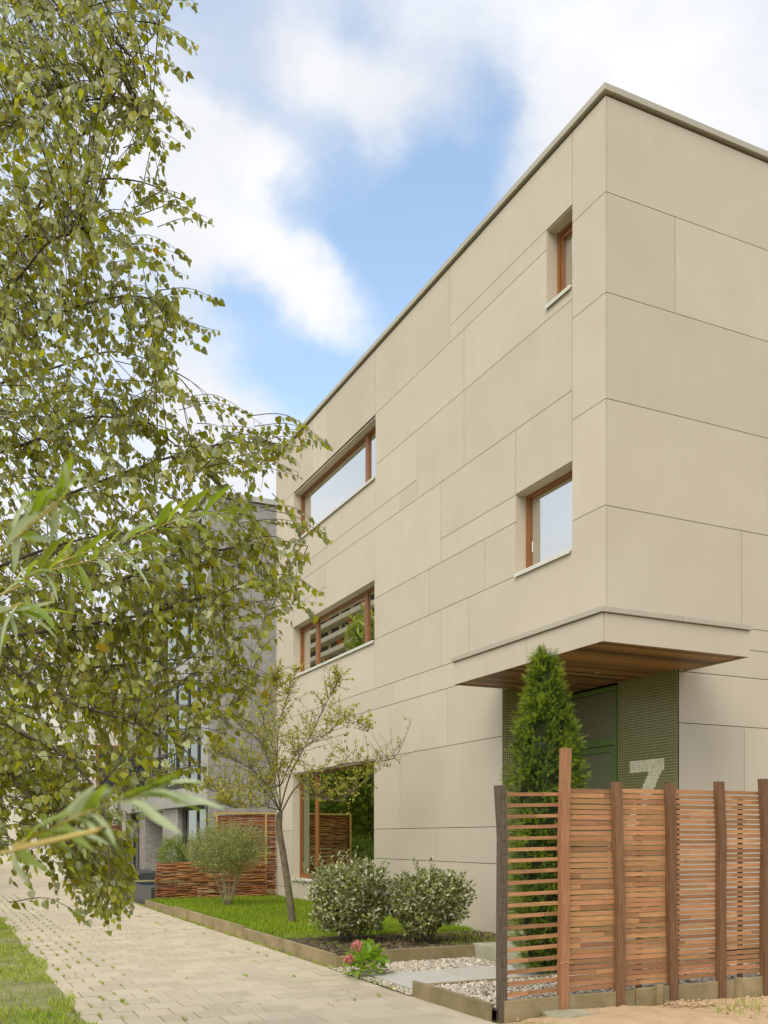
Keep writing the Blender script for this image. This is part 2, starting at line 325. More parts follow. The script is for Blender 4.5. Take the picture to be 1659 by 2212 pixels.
    def build(s, name, mat, parent=None, origin=None, smooth=False, label=None, kind=None, top=None):
        v = [Vector(p) for p in s.v]
        if origin is None:
            origin = sum(v, Vector())/len(v) if parent is None or True else wl(parent)
        origin = Vector(origin)
        me = bpy.data.meshes.new(name); me.from_pydata([tuple(p-origin) for p in v], [], s.f); me.materials.append(mat)
        if smooth: me.polygons.foreach_set('use_smooth', [True]*len(me.polygons))
        me.update(); o = link(name, me, parent, origin)
        if label: o['label'] = label
        if kind: o['kind'] = kind
        return o
def scatter(T, F, mats):
    """T (k,3) template points, F list of faces grouped by size, mats (n,4,4) -> merged V, faces"""
    T = np.asarray(T, dtype=np.float64); k = len(T); n = len(mats); A = np.asarray(mats)
    V = np.einsum('nij,kj->nki', A[:, :3, :3], T)+A[:, None, :3, 3]
    off = (np.arange(n)*k)[:, None, None]
    return V.reshape(-1, 3), [(np.asarray(f)[None]+off).reshape(-1, len(f[0])) for f in F]
def mats_from(pos, ydir, zdir, size):
    """matrix columns x,y,z: z along zdir, y as near ydir as may be"""
    pos, y, z = (np.asarray(a, dtype=float) for a in (pos, ydir, zdir)); z = z/np.linalg.norm(z, axis=1)[:, None]
    x = np.cross(y, z); nx = np.linalg.norm(x, axis=1)[:, None]; x = np.where(nx > 1e-5, x/np.maximum(nx, 1e-5), [1, 0, 0]); y = np.cross(z, x)
    s = np.asarray(size).reshape(-1, 1); m = np.zeros((len(pos), 4, 4)); m[:, :3, 0] = x*s; m[:, :3, 1] = y*s; m[:, :3, 2] = z*s; m[:, :3, 3] = pos; m[:, 3, 3] = 1
    return m
def leaves(root, T, F, mats, sizes, partname, m_one, m_many, n_one=300, variants=None, front=None):
    """the n_one that show largest become parts, the rest one stuff part"""
    if len(mats) == 0: return
    A = np.asarray(mats); pos = A[:, :3, 3]
    Z = (pos-np.array(CAM))@np.array(FW); X = (pos-np.array(CAM))@np.array(RT); 
    px = CX+FPX*X/np.maximum(Z, .1); py = H0-FPX*(pos[:, 2]-EYE)/np.maximum(Z, .1)
    show = np.asarray(sizes)/np.maximum(Z, .1)
    if front is not None: show = show*(1+front)
    show = np.where((px > 5) & (px < 1650) & (py > 5) & (py < 2200), show, 0)
    order = np.argsort(-show); one = order[:n_one]; rest = order[n_one:]
    vs_ = []
    allf = [f for g in F for f in g]
    for mm in (m_one if isinstance(m_one, list) else [m_one]):
        me = bpy.data.meshes.new(partname); me.from_pydata([tuple(t) for t in T], [], [list(f) for f in allf]); me.materials.append(mm); me.update(); vs_.append(me)
    for i in one:
        o = bpy.data.objects.new(partname, vs_[int(i) % len(vs_)] if len(vs_) > 1 else vs_[0]); COL.objects.link(o); o.parent = root
        mt = Matrix([list(r) for r in A[i]]); mt.translation = mt.translation-wl(root); o.matrix_basis = mt
    if len(rest):
        mm = m_many if isinstance(m_many, list) else [m_many]
        V, Fs = scatter(T, F, A[rest]); V = V-np.array(wl(root))
        mi = None
        if len(mm) > 1:
            per = rng.integers(0, 100, len(rest)); sel = np.select([per < c for c in np.cumsum([round(100/len(mm))]*len(mm))], range(len(mm)), 0)
            mi = np.concatenate([np.repeat(sel, len(g)) for g in F]).astype(np.int32)
        me = mesh_np(partname+'s', V, Fs, mm[0], mats=mm, midx=mi)
        link('leaves', me, root, wl(root))['kind'] = 'stuff'
def unit(v): v = np.asarray(v, float); return v/np.linalg.norm(v, axis=-1, keepdims=True)
def rsphere(n): return unit(rng.normal(size=(n, 3)))

def group_faces(fs):
    d = {}
    for f in fs: d.setdefault(len(f), []).append(f)
    return [np.array(v) for v in d.values()]
# heart-shaped leaf hanging along -z, folded a little on its midrib
def leaf_T(outline, fold=.12, curl=.1, pet=.3):
    T = [(0, 0, 0)]; n = len(outline)
    for (x, z) in outline: T.append((x, fold*x+curl*z*z, -z))
    T.append((0, curl*1.0, -1.0))
    for (x, z) in outline: T.append((-x, fold*x+curl*z*z, -z))
    r = list(range(0, n+2)); l_ = [0]+list(range(n+2, 2*n+2)); fs = [r[:], [0, n+1]+l_[:0:-1]]
    k = len(T); T += [(.012, 0, pet), (-.012, 0, pet), (-.012, 0, 0), (.012, 0, 0)]; fs.append([k, k+1, k+2, k+3])
    T = [(a, b, c-pet) for a, b, c in T]
    return np.array(T), group_faces(fs)
BIRCH_T, BIRCH_F = leaf_T([(.30, -.04), (.44, .16), (.40, .38), (.2, .72)], .22, .1, .35)
OVAL_T, OVAL_F = leaf_T([(.17, .15), (.26, .42), (.2, .75)], .3, .15, .08)
SLIM_T, SLIM_F = leaf_T([(.1, .3), (.08, .7)], .3, .2, .05)

# ------------------------------------------------------------------ ground
g = MB(); g.v = [(-400, -400, -.03), (400, -400, -.03), (400, 600, -.03), (-400, 600, -.03)]; g.f = [[0, 1, 2, 3]]
g.build('ground', M['turf'], origin=(0, 0, -.03), kind='structure')
# paved path of 30 cm pavers, half bond, rows run along x
PX0, PX1 = -6.11, -3.11
path = MB().box(PX0-.02, PX1+.02, -14, 75, -.03, -.018).build('path', M['joint'], origin=(-4.6, 0, -.02), kind='structure')
pm = MB().box(-.1445, .1445, -.1445, .1445, -.05, 0, bev=.004)
pme = bpy.data.meshes.new('paver'); pme.from_pydata(pm.v, [], pm.f); pme.materials.append(M['paver']); pme.update()
hm = MB().box(-.0695, .0695, -.1445, .1445, -.05, 0, bev=.004)
hme = bpy.data.meshes.new('half_paver'); hme.from_pydata(hm.v, [], hm.f); hme.materials.append(M['paver']); hme.update()
tiles = []
for r in range(-16, 240):
    y = r*.3+.05; off = .15*(r % 2); x = PX0+.15+off if off == 0 else PX0+.30
    if off: tiles.append((PX0+.075, y, 1))
    while x+.15 <= PX1+.01: tiles.append((x, y, 0)); x += .3
    if off: tiles.append((x-.075, y, 1))
def vis(x, y, z=0):
    v = Vector((x, y, z))-CAM; Z = v.dot(FW)
    if Z < .5: return -1
    px = CX+FPX*v.dot(RT)/Z; py = H0-FPX*(z-EYE)/Z
    return Z if -60 < px < 1720 and py < 2290 else -1
ts = []
for x, y, hf in tiles:
    z = .004*math.sin(x*2.1+y*.7)+.003*math.sin(y*1.9)+rnd.uniform(-.0018, .0018); zz = vis(x, y)
    ts.append((zz if zz > 0 else 1e6, x, y, z, hf, rnd.uniform(-.006, .006), rnd.uniform(-.006, .006)))
ts.sort()
fullM, halfM = [], []
for i, (zz, x, y, z, hf, a, b) in enumerate(ts):
    if i < 300:
        o = bpy.data.objects.new('paver', hme if hf else pme); COL.objects.link(o); o.parent = path
        o.location = Vector((x, y, z))-wl(path); o.rotation_euler = (a, b, rnd.uniform(-.006, .006))
    else: (halfM if hf else fullM).append([[1, 0, 0, x], [0, 1, 0, y], [0, 0, 1, z], [0, 0, 0, 1]])
Va, Fa = scatter(pm.v, group_faces(pm.f), fullM); Vb, Fb = scatter(hm.v, group_faces(hm.f), halfM)
me = mesh_np('pavers', np.concatenate([Va, Vb])-np.array(wl(path)), Fa+[f+len(Va) for f in Fb], M['paver_far'])
link('pavers', me, path, wl(path))['kind'] = 'stuff'

def sheet(name, x0, x1, y0, y1, z, mat, step=.12, amp=.02, seed=0, kind='structure', edge=True):
    nx, ny = max(2, int((x1-x0)/step)), max(2, int((y1-y0)/step))
    X, Y = np.meshgrid(np.linspace(x0, x1, nx), np.linspace(y0, y1, ny))
    rr = np.random.default_rng(seed); Zz = np.zeros_like(X)
    for k in range(10):
        a = rr.uniform(0, 6.28); fr = rr.uniform(1, 9); Zz += np.sin((X*math.cos(a)+Y*math.sin(a))*fr+rr.uniform(0, 6.28))/fr**.7
    Zz = z+amp*(Zz/2+rr.normal(size=X.shape)*.12)
    if edge: Zz[0, :] = Zz[-1, :] = z-.02; Zz[:, 0] = z-.02
    V = np.stack([X, Y, Zz], -1).reshape(-1, 3); o_ = np.array([x0, y0, 0])
    i = np.arange(ny-1)[:, None]*nx+np.arange(nx-1)[None]; F = np.stack([i, i+1, i+nx+1, i+nx], -1).reshape(-1, 4)
    o = link(name, mesh_np(name, V-o_, F, mat, smooth=True), None, o_)
    o['kind'] = kind; return o
sheet('sand_ground', -3.14, 8, -9, -2.47, .0, M['sand'], .05, .045, 3)
sheet('lawn_soil', -3.02, -.01, 3.0, 11.8, .135, M['turf_lawn'], .2, .01, 4)
sheet('planting_bed', -3.02, -.01, 1.13, 3.2, .125, M['earth'], .07, .02, 5)
sheet('gravel_bed', -3.04, 6, -2.40, -1.10, .075, M['earth'], .3, .004, 6, edge=False)
sheet('gravel_strip', -3.14, 6, -1.04, 1.08, .004, M['earth'], .3, .003, 7, edge=False)
sheet('grass_verge', -30, -6.10, -12, 60, -.012, M['turf'], .5, .03, 8)

def blades(name, pts, h, wdt, mat, lean=.5, parent=None, kind='stuff', label=None):
    n = len(pts); pts = np.asarray(pts); h = np.asarray(h)*rng.uniform(.55, 1.15, n); a = rng.uniform(0, 2*np.pi, n); b = rng.uniform(0, 2*np.pi, n); le = rng.uniform(.1, 1, n)*lean
    d = np.stack([np.cos(a), np.sin(a), 0*a], 1)*(wdt/2); q = np.stack([np.cos(b), np.sin(b), 0*b], 1)
    mid = pts+np.stack([0*a, 0*a, h*.6], 1)+q*(h*le*.3)[:, None]; tip = pts+np.stack([0*a, 0*a, h*(1-.25*le)], 1)+q*(h*le)[:, None]
    V = np.stack([pts-d, pts+d, mid+d*.7, mid-d*.7, tip], 1).reshape(-1, 3); o = np.arange(n)[:, None]*5
    ob = link(name, mesh_np(name, V-np.array(wl(parent)), [o+np.array([[0, 1, 2, 3]]), o+np.array([[3, 2, 4]])], mat), parent, wl(parent)); ob['kind'] = kind
    if label: tag(ob, label[0], label[1])
    return ob
n = 42000
P = np.stack([rng.uniform(-3.0, -.03, n), 3.0+rng.uniform(0, 1, n)**1.25*8.85, np.full(n, .12)], 1)
P = P[~((P[:, 1] < 3.5+.25*np.sin(P[:, 0]*4)) & (P[:, 0] < -1.5) & (rng.uniform(size=n) < .75))]
blades('lawn', P, np.full(len(P), .085), .011, M['grass'], .7, label=('bright green lawn between the timber edging and the beige house', 'grass'))
# rough verge on the left of the path
n = 80000; yy = -4.5+rng.uniform(0, 1, n)**1.6*30; xx = -6.06-rng.uniform(0, 1, n)**1.2*(3.2)
patch = np.sin(xx*2.3+yy*1.1)+np.sin(xx*1.1-yy*2.7+1)+.8*np.sin(xx*5+yy*4.1)
keep = (patch > -.6) | (rng.uniform(size=n) < .16)
P = np.stack([xx, yy, np.full(n, -.02)], 1)[keep]
P[:, 0] += .06*np.sin(P[:, 1]*2.7)
blades('verge_grass', P, np.full(len(P), .075), .009, M['grass_dry'], .9, label=('patchy rough grass on the verge left of the path', 'grass'))
# weeds in the joints
P = []
for k in range(330):
    r = rnd.randrange(-15, 60); y = r*.3+.05
    u = rnd.random(); x = PX0+.3*rnd.randrange(0, 10)+(.15 if r % 2 else 0)
    if rnd.random() < .62: x = PX0+.3*rnd.randrange(0, 3)+(.15 if r % 2 else 0)
    elif rnd.random() < .5: x = PX1-.3*rnd.randrange(0, 3)
    y += rnd.uniform(-.14, .14)
    m_ = rnd.randrange(4, 26)
    for _ in range(m_): P.append((x+rnd.gauss(0, .011), y+rnd.gauss(0, .035), -.004))
blades('joint_weeds', P, np.full(len(P), .035), .006, M['grass_dry'], 1.0, label=('small tufts of weeds growing in the paver joints', 'weeds'))
P = []
for cx_, cy_, s_, m_ in ((-2.55, -2.56, .09, 60), (-.62, -2.75, .12, 60), (-.9, -2.95, .2, 90), (-3.05, -2.9, .15, 160), (-3.1, -3.3, .15, 160), (-1.2, -3.4, .3, 60), (.3, -2.9, .3, 70)):
    for _ in range(m_): P.append((cx_+rnd.gauss(0, s_), cy_+rnd.gauss(0, s_*.6), -.005))
blades('sand_weeds', P, np.full(len(P), .07), .007, M['grass_dry'], .9, label=('thin grass tufts growing in the sand before the slatted fence', 'weeds'))
P = []
for k in range(90):
    y = rnd.uniform(-.9, 12); x = -3.13
    for _ in range(rnd.randrange(3, 16)): P.append((x+rnd.gauss(0, .012), y+rnd.gauss(0, .05), 0))
for k in range(60):
    y = rnd.uniform(1.3, 3.1); x = rnd.uniform(-2.9, -.1)
    for _ in range(rnd.randrange(3, 14)): P.append((x+rnd.gauss(0, .04), y+rnd.gauss(0, .04), .12))
for _ in range(1200): P.append((rnd.uniform(-1.3, -.05), rnd.uniform(1.2, 3.0), .12))
blades('edge_weeds', P, np.full(len(P), .06), .008, M['grass_dry'], .9, label=('sparse weeds along the timber edging and in the planting bed', 'weeds'))

fl_p = [(PX0-rnd.uniform(-.35, 1.6), rnd.uniform(-3.5, 9), .012) for _ in range(110)]+[(rnd.uniform(PX0, PX1), rnd.uniform(-2, 10), .006) for _ in range(26)]
V, F2 = scatter(BIRCH_T*[1, 1, 1], BIRCH_F, mats_from(fl_p, [(rnd.gauss(0, .2), rnd.gauss(0, .2), 1) for _ in fl_p], [(rnd.gauss(0, 1), rnd.gauss(0, 1), .03) for _ in fl_p], rng.uniform(.025, .04, len(fl_p))))
tag(link('fallen_leaves', mesh_np('fallen_leaves', V, F2, M['birch_y'])), 'a few fallen yellow birch leaves on the verge and path', 'leaves', kind='stuff')

# gravel: flattened low stones
def stone_T():
    T = []; fs = []; k = 6
    for j, (r, z) in enumerate(((.62, -.5), (1, 0), (.62, .5))):
        for i in range(k): a = 2*math.pi*(i+.5*j)/k; T.append((r*math.cos(a), r*math.sin(a), z))
    for j in (0, 1):
        for i in range(k):
            a, b = j*k+i, j*k+(i+1) % k; c, d = (j+1)*k+i, (j+1)*k+(i+1) % k
            fs += [(a, b, c), (b, d, c)]
    T.append((0, 0, .62)); fs += [(2*k+i, 2*k+(i+1) % k, 3*k) for i in range(k)]
    return np.array(T), [np.array(fs)]
ST, SF = stone_T()
def stones(name, pts, s0, s1, mat, label=None, cat='gravel'):
    n = len(pts); E_ = []
    for p in pts:
        s = rnd.uniform(s0, s1); m_ = Matrix.Translation(p) @ Euler((rnd.gauss(0, .45), rnd.gauss(0, .45), rnd.uniform(0, 6.3))).to_matrix().to_4x4() @ Matrix.Diagonal((s*rnd.uniform(.8, 1.5), s*rnd.uniform(.6, 1), s*rnd.uniform(.4, .8), 1)); E_.append(np.array(m_))
    V, F_ = scatter(ST, SF, E_); o = link(name, mesh_np(name, V, F_, mat, smooth=False)); o['kind'] = 'stuff'
    if label: tag(o, label, cat)
    return o
P = [(rnd.uniform(-3.02, 1.0), rnd.uniform(-2.36, -1.12), .085+rnd.uniform(-.006, .014)) for _ in range(8500)]
stones('bed_gravel', P, .013, .026, M['stone'], 'pale gravel inside the raised bed behind the slatted fence')
P = [(rnd.uniform(-3.13, -1.2), rnd.uniform(.24, 1.06), .012+rnd.uniform(-.004, .012)) for _ in range(3600)]
P += [(rnd.uniform(-3.13, 1.0), rnd.uniform(-1.04, -.80), .012+rnd.uniform(-.004, .012)) for _ in range(1300)]
P += [(rnd.uniform(-3.14, -3.02), rnd.uniform(-1.04, .9), .010+rnd.uniform(-.004, .01)) for _ in range(500)]
P += [(rnd.uniform(-1.2, 1.0), rnd.uniform(-.8, .24), .012) for _ in range(1500)]
stones('strip_gravel', P, .011, .022, M['stone'], 'pale gravel on both sides of the grey stepping slabs')
P = [(rnd.uniform(-3.0, -.05), rnd.uniform(1.15, 3.1), .128+rnd.uniform(-.01, .01)) for _ in range(2200)]
stones('bed_clods', P, .008, .028, M['clod'], 'dark clods of soil in the planting bed under the shrubs', 'soil')
P = [(rnd.uniform(-3.05, 2.5), rnd.uniform(-3.9, -2.5), .012) for _ in range(1500)]+[(-1.15+rnd.gauss(0, .13), -2.62+rnd.gauss(0, .07), .03) for _ in range(260)]
stones('sand_crumbs', P, .003, .016, M['sand'], 'crumbs and lumps of sand before the slatted fence', 'sand')

# stepping slabs
for x0, x1 in ((-3.0, -2.12), (-2.1, -1.22)):
    o = MB().box(x0+.004, x1-.004, -.80, .22, -.02, .032, bev=.004).build('paving_slab', M['slab'])
    tag(o, 'grey paving slab nearest the brick path, left of the two' if x0 < -2.5 else 'grey paving slab next to the concrete entrance step', 'paving slab', 'grey slabs leading to the door')
tag(MB().box(-1.16, 1.09, -.55, 1.12, -.03, .19, bev=.006).build('entrance_step', M['block']), 'low concrete entrance step behind the grey leaning post of the fence', 'step')
# timber edging
def board(x0, x1, y0, y1, z0, z1, label, group, parent=None, name='edging_board'):
    o = MB().box(x0, x1, y0, y1, z0, z1, bev=.004).build(name, M['board'])
    return tag(o, label, 'edging board', group)
GK = 'timber boards edging the lawn along the path'
for a, b, zt, lb in ((9.0, 11.7, .155, 'mossy edging board beside the path, farthest one in front of the low woven fence'), (4.52, 8.97, .19, 'long edging board beside the path with the lawn behind it'),
                     (.95, 4.49, .17, 'mossy edging board beside the path ending at the hydrangea')):
    board(-3.10, -3.055, a, b, -.05, zt, lb, GK)
board(-3.10, -2.62, .895, .94, -.05, .15, 'short edging board behind the hydrangea', GK)
board(-2.61, -1.17, 1.08, 1.125, -.05, .17, 'edging board between the pale gravel and the shrubs', GK)
board(-3.125, -3.085, -2.42, -1.06, -.06, .145, 'greenish edging board in the foreground left of the grey fence post', 'boards edging the gravel bed')
board(-3.08, 1.2, -1.10, -1.06, -.05, .11, 'edging board between the gravel bed and the grey slabs', 'boards edging the gravel bed')
x = -2.98
for i, x1 in enumerate((-1.62, -.42, 1.1, 3.0)):
    board(x, x1-.008, -2.455, -2.42, -.08, .155+.01*i, ['greenish edging board under the wide gapped slats of the fence', 'edging board low behind the middle fence posts', 'edging board low behind the right fence posts', 'edging board running out of the picture under the fence'][i], 'boards edging the gravel bed'); x = x1
for i, xx in enumerate((-1.38, -.42)):
    tag(MB().box(xx-.03, xx+.03, -2.50, -2.457, -.08, .19, bev=.004).build('edging_stake', M['board']), ['short wooden stake between the third and fourth fence posts', 'short wooden stake right of the fifth fence post'][i], 'stake')
# broken flat stone in the sand
tag(MB().prism([(-2.62, -2.46), (-2.42, -2.44), (-2.05, -2.56), (-2.02, -2.62), (-2.3, -2.74), (-2.52, -2.74), (-2.66, -2.58)], .01, .045).build('flat_stone', M['block']), 'broken flat piece of stone lying in the sand before the fence', 'stone')

# ------------------------------------------------------------------ slatted fence
FY = -2.40
fence = empty('slatted_fence', (-1.5, FY, 0), 'reddish slatted timber fence standing before the beige house', 'fence')
for i, (px_, zt, mt, lb, wd) in enumerate(((-2.985, 1.93, 'post_grey', 'weathered grey end post with slots', .075), (-2.40, 2.26, 'post_red', 'tall reddish post', .085), (-1.80, 1.985, 'post', None, .085), (-1.20, 1.99, 'post', None, .085),
                            (-.61, 2.02, 'post', None, .085), (-.05, 2.06, 'post', None, .085), (.55, 2.08, 'post', None, .085), (1.15, 2.1, 'post', None, .085))):
    b = MB(); w2 = wd/2; yy0 = FY-.075 if i else FY-.03; zs = [-.1, .5, 1.0, 1.5, zt]; lean = [rnd.gauss(0, .006) for _ in zs]; lean[-1] = (.028 if i == 1 else -.02) if i < 4 else -.02
    if i > 1: lean = [l_-.012*(z/2) for l_, z in zip(lean, zs)]
    n0 = 0
    for z, l_ in zip(zs, lean):
        b.v += [(px_-w2+l_, yy0, z), (px_+w2+l_, yy0, z), (px_+w2+l_, yy0+.055, z+(0.004 if z == zt else 0)), (px_-w2+l_, yy0+.055, z)]
    for k in range(4):
        for q in range(4): b.f.append([k*4+q, k*4+(q+1) % 4, (k+1)*4+(q+1) % 4, (k+1)*4+q])
    b.f += [[3, 2, 1, 0], [16, 17, 18, 19]]
    o = b.build('post', M[mt], fence, label=lb)
    if i == 0:   # dark slots of the end post
        for k in range(14): MB().box(px_-.012, px_+.02, yy0-.006, yy0+.01, .33+.115*k, .36+.115*k+.03).build('slot', M['post_grey'], o)
# wide gapped bay: 19 slats between the first two posts
zb = lambda x_: .018*(x_+3)     # the fence climbs a little
for k in range(19):
    z = .195+k*.0925+rnd.uniform(-.003, .003)
    b = MB(); x0, x1 = -2.945, -2.41; s0 = 0; s1 = zb(x1)+rnd.uniform(-.002, .004); h2 = .0145
    sp = x0+(x1-x0)*rnd.choice((.4, .55, .7, 1.0))
    for a, c in ((x0, sp-.001), (sp+.001, x1)):
        if c-a < .03: continue
        b = MB(); za, zc = z+s1*(a-x0)/(x1-x0), z+s1*(c-x0)/(x1-x0)
        b.v = [(a, FY-.02, za-h2), (c, FY-.02, zc-h2), (c, FY+.02, zc-h2), (a, FY+.02, za-h2), (a, FY-.02, za+h2), (c, FY-.02, zc+h2), (c, FY+.02, zc+h2), (a, FY+.02, za+h2)]
        b.f = [list(q) for q in ((0, 3, 2, 1), (4, 5, 6, 7), (0, 1, 5, 4), (1, 2, 6, 5), (2, 3, 7, 6), (3, 0, 4, 7))]
        b.build('slat', M['slat'], fence)
# close slats: each bay its own lengths
nsl = 38
for bay, (x0, x1) in enumerate(((-2.36, -1.80), (-1.80, -1.20), (-1.20, -.61), (-.61, -.05), (-.05, .55), (.55, 1.15))):
    many = MB()
    for k in range(nsl):
        z = .185+zb((x0+x1)/2)+k*(1.75-.004*bay)/nsl+rnd.uniform(-.0015, .0015); tilt = rnd.uniform(-.002, .002); h2 = (.0193 if bay < 2 else .0168)+rnd.uniform(-.001, .001)
        y0 = FY-.014+rnd.uniform(-.002, .002)
        cuts = [x0, x1]
        if rnd.random() < .45: cuts = [x0, x0+(x1-x0)*rnd.choice((.3, .42, .6, .75)), x1]
        for a, c in zip(cuts, cuts[1:]):
            dz = rnd.uniform(-.002, .002)
            tgt = MB() if bay < 5 and len([1]) and (bay < 4 or k % 2 == 0) and (a == cuts[0] or bay < 3) else many
            v = len(tgt.v)
            tgt.v += [(a+.001, y0, z-h2+dz), (c-.001, y0, z-h2+tilt+dz), (c-.001, y0+.02, z-h2+tilt+dz), (a+.001, y0+.02, z-h2+dz), (a+.001, y0, z+h2+dz), (c-.001, y0, z+h2+tilt+dz), (c-.001, y0+.02, z+h2+tilt+dz), (a+.001, y0+.02, z+h2+dz)]
            tgt.f += [[v+i for i in q] for q in ((0, 3, 2, 1), (4, 5, 6, 7), (0, 1, 5, 4), (1, 2, 6, 5), (2, 3, 7, 6), (3, 0, 4, 7))]
            if tgt is not many: tgt.build('slat', M['slat'], fence)
    if many.v: many.build('slats', M['slat'], fence, kind='stuff')
for xb in (-1.52, -1.08, -.3):
    MB().box(xb-.02, xb+.02, FY+.012, FY+.04, .15, 1.86).build('batten', M['post'], fence)
tag(MB().tube([(-2.46, -2.49, .44), (-2.40, -2.50, .455), (-2.33, -2.49, .44), (-2.36, -2.40, .43)], .0035, 5).build('cord', M['pale_wood']), 'thin cord tied round the tall reddish fence post', 'cord')

# ------------------------------------------------------------------ the beige house
house = empty('modern_house', (0, 0, 0), 'beige panelled flat-roofed house with canopy over a recessed green entrance', 'house')
A_, B_, C_, D_, E__, F_, G_, H_, I_, J_, K_, L_, M_, R_, Z0 = 9.435, 9.175, 8.25, 7.108, 7.43, 6.21, 5.84, 5.097, 4.203, 3.829, 2.93, 1.655, 1.127, 10.34, .10
XL = 11.97
left = [[(0, .652, 9.193, R_)], [(0, .652, 7.995, 9.193)], [(0, .652, 6.728, 7.995)], [(0, .652, 5.465, 6.728)],
 [(.652, 3.77, A_, R_)], [(1.2, 3.77, B_, A_)], [(3.77, 6.51, B_, R_)], [(6.51, 8.87, B_, R_)], [(8.87, 9.66, B_, R_)], [(9.66, XL, B_, R_)],
 [(1.2, 3.337, C_, B_), (.652, 1.2, C_, 8.42)], [(3.337, 6.51, C_, B_)], [(.652, 3.337, D_, C_)], [(3.337, 4.86, D_, C_)], [(4.86, 6.51, E__, C_)],
 [(6.51, 8.87, E__, 8.05)], [(8.87, 10.83, E__, 8.05)], [(10.83, XL, 8.08, B_)], [(10.83, XL, E__, 8.08)],
 [(4.86, 5.51, D_, E__)], [(5.51, 8.31, D_, E__)], [(8.31, XL, D_, E__)],
 [(.652, 1.93, 6.22, D_)], [(1.93, 4.065, F_, D_)], [(4.065, 6.56, G_, D_)], [(1.93, 4.065, G_, F_)],
 [(1.93, 2.748, H_, G_)], [(2.748, 4.437, H_, G_)], [(4.437, 6.56, H_, G_)],
 [(6.56, 8.92, 6.18, D_)], [(8.92, XL, 6.63, D_)], [(8.92, 10.87, 6.18, 6.63)], [(10.87, XL, 5.35, 6.63)],
 [(6.56, 10.87, I_, 5.09)], [(10.87, XL, I_, 5.35)],
 [(0, .652, I_, 5.465), (.652, 1.93, I_, 5.11), (1.93, 3.204, I_, H_)], [(3.204, 4.055, I_, H_)], [(4.055, 6.56, I_, H_)],
 [(0, 5.787, J_, I_)], [(5.787, XL, J_, I_)], [(0, 2.27, 3.63, J_)], [(2.27, 3.856, K_, J_)], [(3.856, 7.05, K_, J_)], [(7.05, XL, K_, J_)],
 [(2.27, 5.514, L_, K_)], [(5.514, 6.58, L_, K_)], [(10.92, XL, L_, K_)], [(2.27, 4.202, M_, L_)], [(4.202, 6.58, M_, L_)],
 [(10.92, XL, .378, L_)], [(2.27, 6.58, Z0, M_)], [(6.58, 10.92, Z0, .60)], [(10.92, XL, Z0, .378)]]
right = [[(0, 3.6, 9.195, R_)], [(3.6, 7.5, 9.195, R_)], [(0, 1.074, 8.0, 9.195)], [(1.074, 4.6, 8.0, 9.195)], [(4.6, 7.5, 8.0, 9.195)], [(0, 3.4, 6.735, 8.0)], [(3.4, 7.5, 6.735, 8.0)],
 [(0, 3.9, 5.46, 6.735)], [(3.9, 7.5, 5.46, 6.735)], [(0, 2.189, 4.207, 5.46)], [(2.189, 5, 4.207, 5.46)], [(5, 7.5, 4.207, 5.46)], [(0, 3.2, 3.93, 4.207)], [(3.2, 7.5, 3.93, 4.207)], [(0, 1.104, 3.63, 3.93), (1.104, 4, 3.57, 3.93)], [(4, 7.5, 3.57, 3.93)],
 [(1.108, 3.0, 2.93, 3.57)], [(3.0, 7.5, 2.93, 3.57)], [(1.108, 2.232, 1.65, 2.93)], [(2.232, 4.6, 1.65, 2.93)], [(4.6, 7.5, 1.65, 2.93)], [(1.108, 3.4, Z0, 1.65)], [(3.4, 7.5, Z0, 1.65)]]
G2 = .0045      # half joint
def pan(rects, fn):
    b = MB()
    us = [r[0] for r in rects]+[r[1] for r in rects]
    for (u0, u1, z0, z1) in rects:
        a0 = u0+G2 if not any(abs(q[1]-u0) < 1e-6 for q in rects) else u0
        a1 = u1-G2 if not any(abs(q[0]-u1) < 1e-6 for q in rects) else u1
        fn(b, a0, a1, z0+G2, z1-G2)
    return b
for rects in left: pan(rects, lambda b, a0, a1, z0, z1: b.box(0, .02, a0 if a0 > .01 else .004, a1, z0, z1)).build('panel', M['panel'], house)
for rects in right: pan(rects, lambda b, a0, a1, z0, z1: b.box(a0 if a0 > .01 else .024, a1, 0, .02, z0, z1)).build('panel', M['panel'], house)
# backing wall with openings
WIN = [('W1', .652, 1.2, 8.43, 9.43), ('W2', .66, 1.93, 5.12, 6.215), ('W3', 6.52, 10.83, 8.05, 9.14), ('W4', 6.56, 10.87, 5.09, 6.18), ('W5', 6.58, 10.92, .60, 2.91)]
b = MB(); ys = sorted({.035, XL-.002, 2.27, *[v for w_ in WIN for v in (w_[1]-.025, w_[2]+.025)]}); zs = sorted({-.2, 3.6, 10.33, *[v for w_ in WIN for v in (w_[3]-.001, w_[4]+.025)]})
for y0, y1 in zip(ys, ys[1:]):
    for z0, z1 in zip(zs, zs[1:]):
        cy, cz = (y0+y1)/2, (z0+z1)/2
        if any(w_[1]-.03 < cy < w_[2]+.03 and w_[3]-.03 < cz < w_[4]+.03 for w_ in WIN) or (cy < 2.27 and cz < 3.6): continue
        b.box(.035, .26, y0, y1, z0, z1)
b.box(.26, 7.4, .035, .26, 3.6, 10.33).box(1.14, 7.4, .035, .26, -.2, 3.6)
b.box(7.2, 7.4, .3, XL, -.2, 10.33).box(.3, 7.4, XL-.2, XL-.004, -.2, 10.33).box(.05, 7.4, .05, XL-.01, 10.2, 10.345).box(.27, 1.2, .27, 2.5, 3.62, 3.7)
b.build('wall', M['backing'], house)
MB().box(-.015, .035, XL+.002, XL+.02, Z0, R_).box(.036, 7, XL+.002, XL+.02, Z0, R_).build('end_panel', M['panel'], house)
